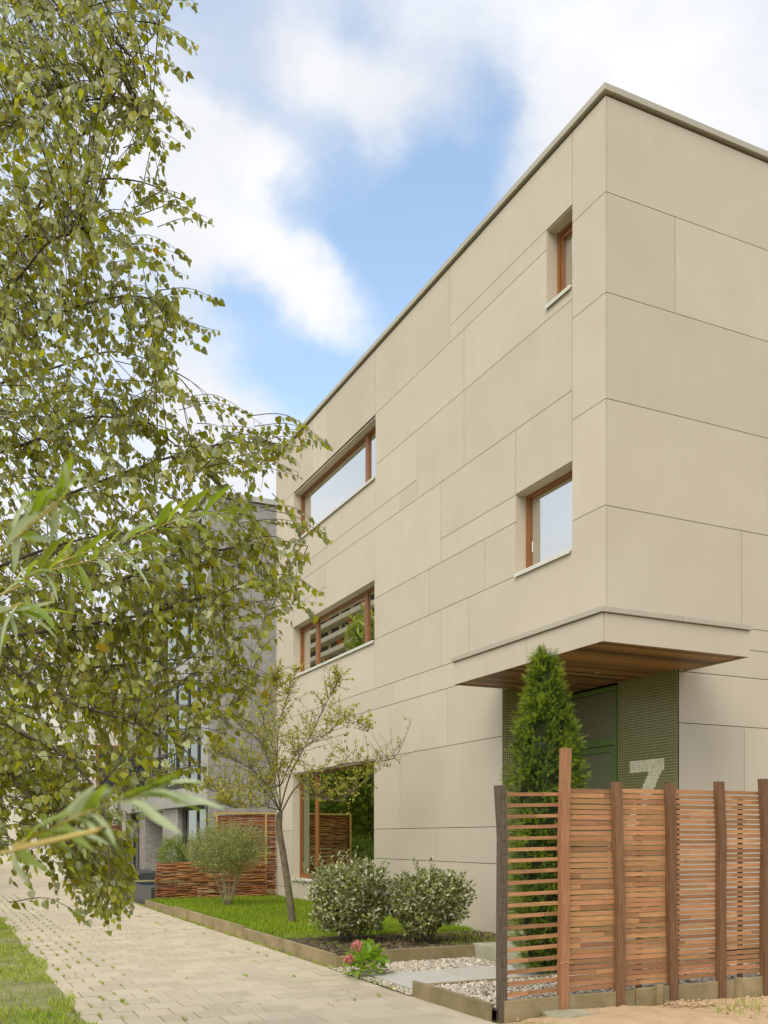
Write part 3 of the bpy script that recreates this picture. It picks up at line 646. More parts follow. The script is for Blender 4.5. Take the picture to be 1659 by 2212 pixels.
# roof coping in lengths
js = [-.045, .8, 3.3, 5.8, 8.3, XL+.02]
for a, c in zip(js, js[1:]): MB().box(-.045, .12, a+.002, c-.002, 10.375, 10.455, bev=.003).build('coping', M['metal_trim'], house)
js = [.124, .755, 1.385, 3.9, 6.4, 7.5]
for a, c in zip(js, js[1:]): MB().box(a+.002, c-.002, -.045, .12, 10.375, 10.455, bev=.003).build('coping', M['metal_trim'], house)
# canopy
CX0, CX1, CY0, CY1, CZ0, CZ1 = -.85, 1.25, -1.02, 2.16, 3.575, 3.875
js = [CY0+.004, .40, CY1]
for a, c in zip(js, js[1:]): MB().box(CX0, CX0+.02, a+.003, c-.003, CZ0, CZ1).build('fascia', M['panel'], house)
MB().box(CX0+.024, CX1, CY0, CY0+.02, CZ0, CZ1).build('fascia', M['panel'], house)
MB().box(CX0+.02, -.004, CY1-.02, CY1-.001, CZ0, CZ1).build('fascia', M['panel'], house)
MB().box(CX1-.02, CX1-.001, CY0+.022, -.004, CZ0, CZ1).build('fascia', M['panel'], house)
js = [CY0-.03, .62, CY1+.02]
for a, c in zip(js, js[1:]): MB().box(CX0-.03, -.003, a+.002, c-.002, CZ1+.006, CZ1+.068, bev=.004).build('coping', M['metal_trim'], house)
js = [-.001, .25, .95, CX1+.02]
MB().box(-.001, .24, CY0-.03, -.003, CZ1+.006, CZ1+.068, bev=.004).build('coping', M['metal_trim'], house)
MB().box(.244, .93, CY0-.03, -.003, CZ1+.006, CZ1+.068, bev=.004).build('coping', M['metal_trim'], house)
MB().box(.934, CX1+.02, CY0-.03, -.003, CZ1+.006, CZ1+.068, bev=.004).build('coping', M['metal_trim'], house)
y = CY0+.022
while y < 2.24:
    y1 = min(y+.092, 2.262); x1 = CX1-.022 if y1 < 0 else 1.10
    x0 = CX0+.022 if y1 < CY1-.02 else .003
    MB().box(x0, x1, y+.002, y1-.002, CZ0+.012+rnd.uniform(0, .002), CZ0+.03).build('soffit_board', M['soffit'], house); y += .092
MB().box(CX0+.03, -.003, CY0+.03, CY1-.03, CZ0+.05, CZ1).box(-.002, CX1-.03, CY0+.03, -.003, CZ0+.05, CZ1).box(.001, 1.1, .025, 2.26, CZ0+.034, CZ0+.05).build('canopy_core', M['backing'], house)
MB().tube([(.35, .6, CZ0+.013), (.35, .6, CZ0+.003)], .035, 10).build('spotlight', M['metal_trim'], house)
# entrance recess
MB().box(-.0, 1.107, 2.25, 2.268, .19, 3.60).build('mosaic_wall', M['mosaic'], house)
MB().box(1.108, 1.135, 0.0, 1.13, .19, 3.60).build('mosaic_wall', M['mosaic'], house)
MB().box(.0, 1.108, .0, 2.27, .0, .185).build('threshold', M['block'], house)
# the figure seven, laid in pale tiles
b = MB(); x0 = 1.102
b.box(x0, 1.1085, .23, .88, 2.352, 2.51)
for r in range(14):
    z = 2.352-.05*(r+1); yl = .52+.034*r; b.box(x0, 1.1085, yl-.235, yl, z, z+.05)
b.build('house_number', M['mosaic_light'], house, label='pale stepped mosaic figure 7 on the green wall')
door = MB().box(1.09, 1.15, 1.135, 1.19, .19, 3.56).box(1.09, 1.15, 2.20, 2.255, .19, 3.56).box(1.09, 1.15, 1.19, 2.20, 3.50, 3.56).box(1.09, 1.15, 1.19, 2.20, 2.76, 2.86).build('door', M['green_frame'], house)
MB().box(1.115, 1.12, 1.195, 2.195, 2.865, 3.495).build('pane', M['glass_door'], door)
b = MB().box(1.098, 1.14, 1.2, 1.275, .21, 2.75).box(1.098, 1.14, 2.115, 2.19, .21, 2.75).box(1.098, 1.14, 1.275, 2.115, 2.67, 2.75).box(1.098, 1.14, 1.275, 2.115, .21, .5).build('door_leaf', M['green_frame'], door)
MB().box(1.118, 1.124, 1.28, 2.11, .51, 2.665).build('pane', M['glass_door'], door)
MB().tube([(1.09, 1.24, 1.05), (1.05, 1.24, 1.05), (1.05, 1.24, 1.5), (1.09, 1.24, 1.5)], .012, 8).build('handle', M['sill'], door)
MB().box(1.16, 2.9, 1.1, 2.9, .19, .21).box(2.9, 2.95, 1.1, 2.9, .19, 3.6).box(1.16, 2.9, 2.9, 2.95, .19, 3.6).box(1.16, 2.9, 1.05, 1.1, .19, 3.6).build('hall', M['room'], house)

def window(y0, y1, z0, z1, mull, lining=.17, tilt=0, gm='glass', curtain=(), sash=()):
    """reveal lining, sill, hardwood frame, panes"""
    w_ = MB().box(.021, lining+.06, y1, y1+.02, z0, z1).box(.021, lining+.06, y0-.02, y0, z0, z1).box(.021, lining+.06, y0-.02, y1+.02, z1, z1+.02).build('window', M['panel'], house)
    MB().box(-.035, lining+.03, y0+.006, y1-.006, z0-.028, z0, bev=.003).box(-.035, -.028, y0+.006, y1-.006, z0-.05, z0-.029).build('sill', M['sill'], w_)
    fx0, fx1, fw = lining, lining+.07, .06
    b = MB().box(fx0, fx1, y0+.002, y0+fw, z0+.002, z1-.002).box(fx0, fx1, y1-fw, y1-.002, z0+.002, z1-.002).box(fx0, fx1, y0+fw, y1-fw, z0+.002, z0+fw).box(fx0, fx1, y0+fw, y1-fw, z1-fw*.8, z1-.002)
    b.build('frame', M['frame'], w_)
    edges = [y0+fw]+[m for mm in mull for m in (mm-.065, mm+.065)]+[y1-fw]
    for mm in mull: MB().box(fx0, fx1, mm-.065, mm+.065, z0+fw, z1-fw*.8).build('mullion', M['frame'], w_)
    for k, (a, c) in enumerate(zip(edges[::2], edges[1::2])):
        if k in sash:
            MB().box(fx0+.012, fx1+.01, a+.003, a+.05, z0+fw+.003, z1-fw).box(fx0+.012, fx1+.01, c-.05, c-.003, z0+fw+.003, z1-fw).box(fx0+.012, fx1+.01, a+.05, c-.05, z0+fw+.003, z0+fw+.05).box(fx0+.012, fx1+.01, a+.05, c-.05, z1-fw-.05, z1-fw).build('sash', M['frame'], w_)
            a += .05; c -= .05
        MB().box(fx0+.035, fx0+.04, a+.002, c-.002, z0+fw*.9, z1-fw*.7).build('pane', M[gm], w_).rotation_euler.z = math.radians(tilt)
    # room behind
    X0 = lining+.09
    MB().box(X0, 3.2, y0-.5, y0-.45, z0-.6, z1+.3).box(X0, 3.2, y1+.45, y1+.5, z0-.6, z1+.3).box(3.2, 3.25, y0-.5, y1+.5, z0-.6, z1+.3).box(X0, 3.2, y0-.45, y1+.45, z0-.65, z0-.6).box(X0, 3.2, y0-.45, y1+.45, z1+.3, z1+.35).build('room', M['room'], w_)
    for a, c in curtain:
        b = MB(); n_ = max(6, int((c-a)/.03))
        for q in range(n_+1):
            yy = a+(c-a)*q/n_; xx = X0+.12+.025*math.sin(q*1.9)
            b.v += [(xx, yy, z0+.05), (xx, yy, z1+.1)]
            if q: v = len(b.v); b.f.append([v-4, v-2, v-1, v-3])
        b.build('curtain', M['curtain'], w_, smooth=True)
    return w_
TILT = .3     # real panes are never quite in line with the wall
window(.652, 1.2, 8.43, 9.42, [], sash=(0,), curtain=((1.0, 1.1),))
w2 = window(.66, 1.93, 5.12, 6.212, [], sash=())
MB().tube([(.215, 1.80, 5.42), (.19, 1.80, 5.42), (.19, 1.80, 5.56)], .009, 6).build('handle', M['sill'], w2)
window(6.52, 10.83, 8.05, 9.138, [7.27], curtain=((10.1, 10.7),))
window(6.56, 10.87, 5.09, 6.178, [7.31, 9.85], tilt=TILT, sash=(2,), curtain=((10.0, 10.7),))
window(6.58, 10.92, .60, 2.908, [9.88], tilt=TILT, gm='glass_green_refl', sash=(1,), curtain=((9.98, 10.75),))
lamp = empty('table_lamp', (.62, 1.02, 5.0), 'white lampshade seen through the lower window near the corner of the house', 'lamp')
b = MB(); n_ = 16
for k in range(n_):
    a = 2*math.pi*k/n_; b.v += [(.62+.21*math.cos(a), 1.02+.21*math.sin(a), 5.36), (.62+.12*math.cos(a), 1.02+.12*math.sin(a), 5.66)]
for k in range(n_): b.f.append([2*k, (2*k+2) % (2*n_), (2*k+3) % (2*n_), 2*k+1])
b.build('lamp_shade', M['lamp'], lamp, smooth=True); MB().tube([(.62, 1.02, 4.6), (.62, 1.02, 5.5)], .02, 8).build('stand', M['dark_metal'], lamp)

# ------------------------------------------------------------------ woven fences and the grey house
def wattle(name, x0, x1, y, z0, z1, label, group, th=.0, frame=None):
    root = empty(name, ((x0+x1)/2, y, z0), label, 'fence', group)
    b = MB(); nz_ = int((z1-z0)/.016); pitch = .34
    for k in range(nz_):
        z = z0+.01+k*.016; ph = math.pi*(k % 2)+rnd.uniform(-.3, .3); n_ = max(6, int((x1-x0)/.085)); r = rnd.uniform(.009, .015); pts = []
        tilt = rnd.uniform(-.03, .03); c1, c2 = rnd.uniform(0, 6), rnd.uniform(.01, .03)
        for q in range(n_+1):
            x_ = x0+(x1-x0)*q/n_+(rnd.uniform(-.03, .03) if q in (0, n_) else 0); pts.append((x_, y+.02*math.sin(2*math.pi*x_/(2*pitch)+ph), z+tilt*(q/n_-.5)+c2*math.sin(x_*2.2+c1)+rnd.uniform(-.004, .004)))
        b.tube(pts, [r*rnd.uniform(.75, 1.2) for _ in pts], 4, cap=False)
    b.build('rods', M['rod'], root, kind='stuff')
    x_ = x0+.03
    while x_ < x1: MB().tube([(x_, y, z0-.05), (x_, y, z1-.02)], .009, 6).build('stake', M['rod'], root); x_ += pitch
    if frame:
        for fx in frame: MB().box(fx-.02, fx+.02, y-.075, y-.04, z0-.05, z1+.02).build('post', M['pale_wood'], root)
        MB().box(frame[0]-.02, x1, y-.07, y+.05, z1+.02, z1+.06).build('rail', M['pale_wood'], root)
    return root
wattle('woven_fence', -2.84, -.32, 11.84, .14, .97, 'low woven willow fence behind the many-stemmed bush', 'woven willow fences')
wattle('woven_fence', -1.48, -.05, 11.95, .14, 2.02, 'tall woven willow fence with pale wooden frame against the grey house', 'woven willow fences', frame=[-1.46, -.30])

XG, YG = .43, 19.8        # its front is nearly in line with the beige house, a side yard lies between
def gy(v): return YG+(v-12.2)*1.357
def gz(v): return max(0, 1.5+(v-1.5)*1.357)
grey = empty('grey_house', (XG, YG, 0), 'grey stone-clad house beyond the beige house with dark window frames', 'house')
cols = [XG, 1.01, 1.83, 2.71, 4.2]; rows = [0, 2.56, 3.74, 5.06, 6.72, 8.96, 10.7, 12.1]
for i in range(4):
    for j in range(7):
        MB().box(cols[i]+.006, cols[i+1]-.006, YG, YG+.02, rows[j]+.006, rows[j+1]-.006).build('panel', M['grey_panel'], grey)
GE = gy(23.3)
MB().box(XG+.02, 9, YG+.03, YG+.3, 0, 12.08).box(XG+.4, 9, GE-.3, GE, 0, 12.08).box(8.8, 9, YG+.3, GE-.3, 0, 12.08).box(XG+.05, 9, YG+.05, GE, 12.085, 12.11).build('wall', M['backing'], grey)
MB().box(XG-.08, 9, YG-.08, YG+.25, 12.12, 12.28).box(XG-.08, XG+.25, YG+.25, GE, 12.12, 12.28).build('coping', M['grey_smooth'], grey)
# street front: pale corner strip, fascia, glazed bays with dark mullions, piers
MB().box(XG, XG+.35, YG+.021, gy(12.75), gz(2.76), 12.08).build('corner_pier', M['grey_smooth'], grey)
for a, c in ((YG+.022, gy(15.2)), (gy(15.2), gy(19.2)), (gy(19.2), GE)): MB().box(XG-.04, XG+.35, a+.004, c-.004, gz(2.28), gz(2.74)).build('fascia', M['grey_smooth'], grey)
MB().box(XG-.05, XG+.35, gy(12.76), GE-.02, gz(2.745), gz(2.80)).build('ledge', M['dark_metal'], grey)
for z0, z1 in ((gz(2.8), gz(5.5)), (gz(5.9), gz(9.0))):
    y = gy(12.76)
    for wdt in (.75, 1.3, 1.75, 1.75, 1.2, 2.2, 2.2, 3.15):
        wd = MB().box(XG+.07, XG+.17, y, y+.09, z0, z1).box(XG+.07, XG+.17, y+wdt-.06, y+wdt, z0, z1).box(XG+.07, XG+.17, y+.09, y+wdt-.06, z1-.1, z1).box(XG+.07, XG+.17, y+.09, y+wdt-.06, z0, z0+.1).build('window', M['dark_metal'], grey)
        MB().box(XG+.11, XG+.115, y+.09, y+wdt-.06, z0+.1, z1-.1).build('pane', M['glass_grey'], wd); y += wdt
    MB().box(XG, XG+.35, gy(12.76), GE-.02, z1, z1+.5 if z1 < 8 else 12.08).build('band', M['grey_smooth'], grey)
    if z0 < 5:
        for q in range(26): MB().box(XG-.03, XG-.005, 24.6+q*.38, 24.625+q*.38, z0, z0+1.25).build('baluster', M['dark_metal'], grey)
        MB().box(XG-.04, XG+.0, 24.5, 34.2, z0+1.25, z0+1.3).build('rail', M['dark_metal'], grey)
for z_ in (3.2, 7.2): MB().box(XG+.35, 8.8, YG+.3, GE-.3, z_, z_+.12).build('floor', M['room'], grey)
MB().box(5.5, 5.6, YG+.3, GE-.3, 0, 12).build('inner_wall', M['room'], grey)
XR = XG+.2; zt = gz(2.275)
def G(v): return gy(v)
for a, c in ((YG+.021, G(13.0)), (G(15.8), G(17.62)), (G(20.14), G(21.0)), (G(22.6), GE-.01)): MB().box(XR, XR+.4, a, c, .0, zt).build('pier', M['brick'], grey)
wd = MB().box(XR+.16, XR+.26, G(13.0), G(13.08), .1, zt).box(XR+.16, XR+.26, G(15.5), G(15.8), .1, zt).box(XR+.16, XR+.26, G(14.2), G(14.3), .1, zt).box(XR+.15, XR+.27, G(13.0), G(15.8), zt-.1, zt-.003).box(XR+.15, XR+.27, G(13.0), G(15.8), .05, .12).build('window', M['dark_metal'], grey)
MB().box(XR+.2, XR+.205, G(13.08), G(15.5), .1, zt-.1).build('pane', M['glass_grey'], wd)
MB().box(XR, XR+2, G(17.62), G(17.62)+.05, .0, zt).box(XR+2, XR+2.05, G(17.62), G(20.1), 0, zt).box(XR, XR+2, G(20.1), G(20.14), 0, zt).build('recess', M['brick'], grey)
wd = MB().box(XR+.13, XR+.23, G(21.0), G(21.1), .1, zt).box(XR+.13, XR+.23, G(21.6), G(21.7), .1, zt).box(XR+.13, XR+.23, G(22.5), G(22.6), .1, zt).box(XR+.12, XR+.24, G(21.0), G(22.6), zt-.1, zt-.003).box(XR+.12, XR+.24, G(21.0), G(22.6), .05, .12).build('window', M['dark_metal'], grey)
MB().box(XR+.18, XR+.185, G(21.1), G(22.5), .1, zt-.1).build('pane', M['glass_grey'], wd)
b = MB().box(-2.93, -2.86, 11.90, 14.9, -.05, .40).box(-2.86, -1.9, 11.90, 11.97, -.05, .40).box(-2.86, -1.9, 14.83, 14.9, -.05, .40).box(-2.86, -1.9, 11.97, 14.83, -.05, .32)
tag(b.build('planter', M['black_stone']), 'black stone planter beside the path at the foot of the grey house', 'planter')
tag(MB().box(-.9, .42, 25.5, 32, -.05, .22).build('doorstep', M['black_stone']), 'dark stone doorstep before the recess of the grey house', 'step')
wattle('woven_fence', -1.6, .35, 34.3, .05, 2.2, 'far woven willow fence beyond the doorway of the grey house', 'woven willow fences')

# third house, its side wall with upright battens under a dark window band
X3, Y3 = -1.5, 35.2
h3 = empty('white_house', (X3, Y3, 0), 'white clad house farthest along the path behind the birch leaves', 'house')
MB().box(X3, 9, Y3, 48, 0, 10.6).build('wall', M['white_wall'], h3)
for k in range(9): MB().box(X3+.07+.57*k, X3+.2+.57*k, Y3-.04, Y3-.002, 1.1, 3.5).build('batten', M['batten'], h3)
MB().box(X3-.02, 4, Y3-.06, Y3-.003, 3.55, 3.68).build('ledge', M['batten'], h3)
wd = MB().box(-.65, .9, Y3-.07, Y3-.004, 3.75, 5.7).build('window', M['red_wood'], h3); MB().box(-.52, .8, Y3-.08, Y3-.072, 3.85, 5.6).build('pane', M['blueglass'], wd)
MB().box(X3+.02, 4, Y3-.06, Y3-.003, .0, 1.07).build('plinth', M['batten'], h3)
tag(MB().box(-3.05, -2.8, 27, 48, -.05, .95).build('garden_wall', M['white_wall']), 'low pale garden wall beside the far end of the path', 'wall')
h4 = empty('far_house', (-3.6, 50, 0), 'pale house at the far end of the path seen through the leaves', 'house')
MB().box(-3.6, 6, 50, 66, 0, 8.5).build('wall', M['white_wall'], h4)
for k in range(4):
    f_ = MB().box(-3.64, -3.602, 51+3.5*k, 53+3.5*k, 3.2, 5).build('window', M['dark_metal'], h4); MB().box(-3.65, -3.642, 51.1+3.5*k, 52.9+3.5*k, 3.3, 4.9).build('pane', M['blueglass'], f_)

# apartment block across the water, seen reflected in the windows
ab = empty('apartment_block', (-80, 165, 0), 'tall apartment block with pale rounded balconies seen reflected in the middle long window', 'building')
MB().box(-96, -72, 158, 225, 0, 52).build('wall', M['balc'], ab)
for fl in range(17):
    z = 1.5+fl*3.0
    MB().prism([(-97, 158), (-72, 155.6), (-70.4, 156.2), (-69.5, 158), (-69.5, 225), (-97, 225)], z, z+.95).build('balcony', M['balc'], ab)
    for k in range(11):
        y = 159+k*6
        MB().box(-72.0, -71.7, y, y+3.4, z+.96, z+2.99).build('window', M['blueglass'], ab)
        if (k+fl) % 3 == 0: MB().box(-72.0, -71.6, y+3.45, y+5.95, z+.96, z+2.99).build('render_panel', M['orange'], ab)

# ------------------------------------------------------------------ woody plants
def curve_pts(ctrl, n):
    """Catmull-Rom through control points"""
    P_ = [Vector(c) for c in ctrl]; P_ = [P_[0]*2-P_[1]]+P_+[P_[-1]*2-P_[-2]]; out_ = []
    seg = len(P_)-3
    for i in range(n):
        t = i/(n-1)*seg; k = min(int(t), seg-1); t -= k; a, b_, c, d = P_[k:k+4]
        out_.append(.5*((2*b_)+(c-a)*t+(2*a-5*b_+4*c-d)*t*t+(3*b_-a-3*c+d)*t**3))
    return out_
def taper(n, r0, r1): return [r0+(r1-r0)*i/(n-1) for i in range(n)]

# --- birch ---------------------------------------------------------------
trunk_base = at(-520, 2400, 5.6); trunk_base.z = 0
birch = empty('birch_tree', trunk_base, 'birch tree with drooping heart-shaped leaves along the left edge', 'tree')
tp = [trunk_base+Vector((0, 0, -.1)), trunk_base+Vector((.1, .05, 2)), trunk_base+Vector((.15, .2, 4)), trunk_base+Vector((.2, .3, 6.5)), trunk_base+Vector((.3, .35, 9.5))]
MB().tube(curve_pts(tp, 14), taper(14, .16, .03), 10).build('trunk', M['bark_white'], birch, smooth=True)
LIMB = [[(17, 564, 4.9), (79, 451, 4.8), (150, 331, 4.7), (246, 205, 4.6), (284, 130, 4.55), (342, 61, 4.5), (400, -60, 4.4)],
        [(-40, 760, 4.6), (60, 712, 4.4), (150, 668, 4.3), (270, 640, 4.2), (380, 655, 4.2)],
        [(-60, 560, 5.2), (60, 470, 5.0), (180, 395, 4.9), (300, 392, 4.8), (410, 440, 4.8)],
        [(-60, 330, 4.6), (60, 260, 4.4), (200, 215, 4.3), (330, 240, 4.2)],
        [(-60, 90, 5.3), (80, 40, 5.0), (230, -30, 4.9), (380, -90, 4.8)],
        [(-60, 1170, 5.0), (120, 1080, 4.8), (300, 1010, 4.7), (450, 965, 4.6), (560, 955, 4.6), (650, 965, 4.5)],
        [(-60, 1010, 4.4), (80, 950, 4.2), (200, 900, 4.1), (330, 930, 4.0), (440, 1010, 4.0)],
        [(-60, 1340, 4.8), (150, 1290, 4.6), (330, 1230, 4.5), (470, 1190, 4.5), (600, 1170, 4.4), (665, 1180, 4.3)],
        [(-60, 1400, 4.3), (120, 1360, 4.2), (300, 1330, 4.1), (440, 1290, 4.0), (560, 1265, 4.0), (640, 1275, 4.0)],
        [(-60, 1400, 5.4), (150, 1440, 5.2), (320, 1430, 5.0), (470, 1420, 5.0), (560, 1460, 4.9)],
        [(-60, 1430, 4.0), (60, 1470, 3.9), (160, 1520, 3.8), (280, 1560, 3.8), (400, 1620, 3.8), (430, 1680, 3.8)],
        [(-60, 1560, 3.7), (60, 1590, 3.6), (160, 1650, 3.5), (220, 1740, 3.5), (235, 1850, 3.45), (232, 1930, 3.4)],
        [(-60, 1640, 4.2), (20, 1680, 4.0), (90, 1750, 3.9), (120, 1820, 3.9)],
        [(-60, 850, 5.3), (100, 800, 5.1), (240, 760, 5.0), (360, 790, 4.9)],
        [(-60, 1260, 3.9), (60, 1200, 3.8), (200, 1160, 3.7), (340, 1150, 3.7)],
        [(-60, 700, 3.9), (40, 600, 3.9), (110, 520, 3.8), (190, 500, 3.8)]]
def tr_at(z):
    return trunk_base+Vector((.15, .2, z))
wood = MB(); lp = []
for lb in LIMB:
    pts = [at(*c) for c in lb]; s = tr_at(max(1.6, pts[0].z-.5)); c = curve_pts([s, (s+pts[0])/2+Vector((0, 0, .1))]+pts, 34)
    MB().tube(c, taper(34, .012, .002), 5).build('branch', M['bark_birch'], birch, smooth=True)
    for i, p in enumerate(c):
        if i > 9: lp.append((p, i/33))
RB = [(-100, 425), (20, 425), (100, 418), (200, 410), (270, 412), (330, 385), (370, 300), (400, 330), (440, 440), (470, 445), (520, 415), (600, 410), (660, 462), (700, 470), (740, 450), (830, 430), (850, 300), (885, 300), (910, 520), (935, 620), (950, 715), (1000, 660), (1060, 600),
      (1110, 600), (1160, 690), (1200, 650), (1240, 680), (1290, 690), (1330, 660), (1400, 625), (1470, 600), (1540, 575), (1600, 520), (1660, 455), (1720, 400), (1750, 310), (1800, 285), (1850, 270), (1950, 285), (2000, 260)]
RBy = [a for a, _ in RB]; RBx = [b_ for _, b_ in RB]
def dens(px, py):
    r = np.interp(py, RBy, RBx)-35
    if px > r: return 0
    d = .45+.55*min(1, (r-px)/170)
    if py < 900 and px > 235: d *= .75
    d *= .62 if py < 1250 and math.sin(px*.021+py*.013)+math.sin(py*.019-px*.012+1) > .75 else 1
    if py > 1250 and px < 330: d *= 1.25
    if py > 1400 and 270 < px < 460: d *= .85
    if py > 1640 and px > 240: d *= .65
    if py > 1770 and px < 170: d *= .35 if py < 1890 else .12
    if py > 1910 and px < 180: return 0
    if py > 1860 and px < 205: d *= .3
    return d
T_pos, T_y, T_z, T_s = [], [], [], []
lpa = np.array([list(p) for p, _ in lp]); 
cnt = 0
SPR = [(415, 100), (408, 165), (418, 268), (385, 322), (350, 20), (430, 8), (450, 470), (418, 430), (412, 548), (395, 600), (470, 640), (465, 705), (440, 740), (425, 862), (390, 850), (340, 880), (532, 905), (590, 930), (715, 962), (655, 1030), (700, 960),
       (640, 985), (705, 1165), (690, 1150), (688, 1270), (680, 1310), (628, 1335), (660, 1215), (600, 1480), (575, 1520), (550, 1558), (520, 1600), (540, 1480), (470, 1650), (430, 1700), (400, 1690), (300, 1760), (232, 2000), (260, 1985), (285, 1900), (120, 1928), (60, 1920), (150, 1900), (210, 1960)]
SPR = [(x_+rnd.uniform(-12, 8), y_+rnd.uniform(-14, 14)) for x_, y_ in SPR for _ in (0, 1)]
while cnt < 2350+len(SPR):
    px, py = rnd.uniform(-120, 720), rnd.uniform(-160, 1990)
    dd_ = dens(px, py)
    if py > 1700 and 165 < px < 290 and py < 1990: dd_ = 1.7
    if 1800 < py < 1925 and 20 < px < 150: dd_ = .9
    spray = cnt >= 2350
    if spray: px, py = SPR[cnt-2350]
    elif rnd.random()*1.7 > dd_: continue
    if px < 250 and py < 1700 and rnd.random() < .12: Z = rnd.uniform(5.3, 7.0)
    else: Z = min(5.6, max(3.3, rnd.gauss(4.35, .5)))
    if px > r_ if (r_ := np.interp(py, RBy, RBx)-70) else False: Z = rnd.uniform(3.9, 4.9)
    tip = at(px, py, Z); d = np.linalg.norm((lpa-np.array(tip))*[1, 1, 1], axis=1)+.35*np.maximum(0, tip.z-lpa[:, 2])
    k = int(np.argmin(d+rng.uniform(0, .12, len(d)))); s = Vector(lpa[k]); cnt += 1
    out_ = (tip-s); Ln = out_.length
    if Ln > .75: s = tip-out_*(.75/Ln)+Vector((0, 0, .05)); s = Vector(lpa[k]) if rnd.random() < .5 else s
    if Ln < .18: s = tip-(RT*rnd.uniform(.1, .3)+FW*rnd.uniform(-.15, .15))+Vector((0, 0, rnd.uniform(.05, .2)))
    if spray:
        hang = py > 1750; s = at(px-(rnd.uniform(10, 50) if hang else rnd.uniform(110, 190)), py-(rnd.uniform(90, 160) if hang else rnd.uniform(-20, 70)), Z+rnd.uniform(-.1, .1))
    mid = s.lerp(tip, .5)+Vector((0, 0, .12*(tip-s).length+rnd.uniform(-.02, .03)))
    sag = tip+(tip-s).normalized()*0; c = curve_pts([s, mid, tip], 9)
    wood.tube(c, taper(9, .0026, .0009), 3, cap=False)
    # leaves: alternate along the outer part
    total = sum((c[i+1]-c[i]).length for i in range(8)); use = min(total, rnd.uniform(.22, .42)); acc = 0; pos = total-use
    step_ = rnd.uniform(.021, .030)
    q = total
    side = 1
    while q > total-use:
        # locate
        a = q/total*8; i = min(int(a), 7); p = c[i].lerp(c[i+1], a-i); tg = (c[i+1]-c[i]).normalized()
        sd_ = tg.cross(Vector((0, 0, 1))); sd_ = sd_.normalized() if sd_.length > .1 else Vector((1, 0, 0))
        dirn = (Vector((0, 0, -1))*rnd.uniform(.55, 1.2)+sd_*side*rnd.uniform(.1, .7)+tg*rnd.uniform(0, .6)+RT*.22+Vector((rnd.gauss(0, .32), rnd.gauss(0, .32), rnd.gauss(0, .2)))).normalized()
        face = Vector((rnd.gauss(0, 1), rnd.gauss(0, 1), rnd.gauss(.2, .5)))
        T_pos.append(p); T_y.append(face); T_z.append(-dirn); T_s.append(rnd.uniform(.021, .041)); side = -side; q -= step_*rnd.uniform(.7, 1.3)
wood.build('twigs', M['bark_birch'], birch, kind='stuff')
T_pos = np.array([list(p) for p in T_pos]); T_y = np.array([list(p) for p in T_y]); T_z = np.array([list(p) for p in T_z])
leaves(birch, BIRCH_T, BIRCH_F, mats_from(T_pos, T_y, T_z, T_s), T_s, 'leaf', [M['birch']]*4+[M['birch_pale']], [M['birch_st']]*4+[M['birch_pale']], 295)
yl = rng.choice(len(T_pos), 90, replace=False)
V, F2 = scatter(BIRCH_T, BIRCH_F, mats_from(T_pos[yl]+rng.normal(size=(90, 3))*.02, T_y[yl], T_z[yl], np.array(T_s)[yl]))
link('yellow_leaves', mesh_np('yellow_leaves', V-np.array(wl(birch)), F2, M['birch_y']), birch, wl(birch))['kind'] = 'stuff'

# --- willow branches close to the lens -----------------------------------
wb = at(-900, 2400, 1.9); wb.z = 0
willow = empty('willow_shrub', wb, 'narrow-leaved willow reaching in from the left close to the lens', 'shrub')
MB().tube(curve_pts([wb+Vector((0, 0, -.05)), wb+Vector((.05, .0, 1)), wb+Vector((.05, .1, 2.2)), wb+Vector((.1, .1, 3.0))], 10), taper(10, .04, .015), 8).build('trunk', M['bark_grey'], willow, smooth=True)
def lance(curl, droop):
    T = []; fs = []; n_ = 7
    for i in range(n_+1):
        t = i/n_; wd = .078*math.sin(math.pi*min(1, t*.93+.07))**.8*(1 if i < n_ else 0.05)
        y = -droop*t*t; x = curl*math.sin(t*2.4)*.3
        T += [(x-wd, y+wd*.35, -t), (x, y, -t), (x+wd, y+wd*.35, -t)]
    for i in range(n_):
        for k in (0, 1): a = i*3+k; fs.append([a, a+1, a+4, a+3])
    return T, fs
lance_me = []
for cu, dr in ((.3, .15), (-.4, .25), (.1, .35)):
    T, fs = lance(cu, dr)
    for mt in ('willow', 'willow_pale'):
        me = bpy.data.meshes.new('leaf'); me.from_pydata(T, [], fs); me.materials.append(M[mt]); me.polygons.foreach_set('use_smooth', [True]*len(fs)); me.update(); lance_me.append(me)
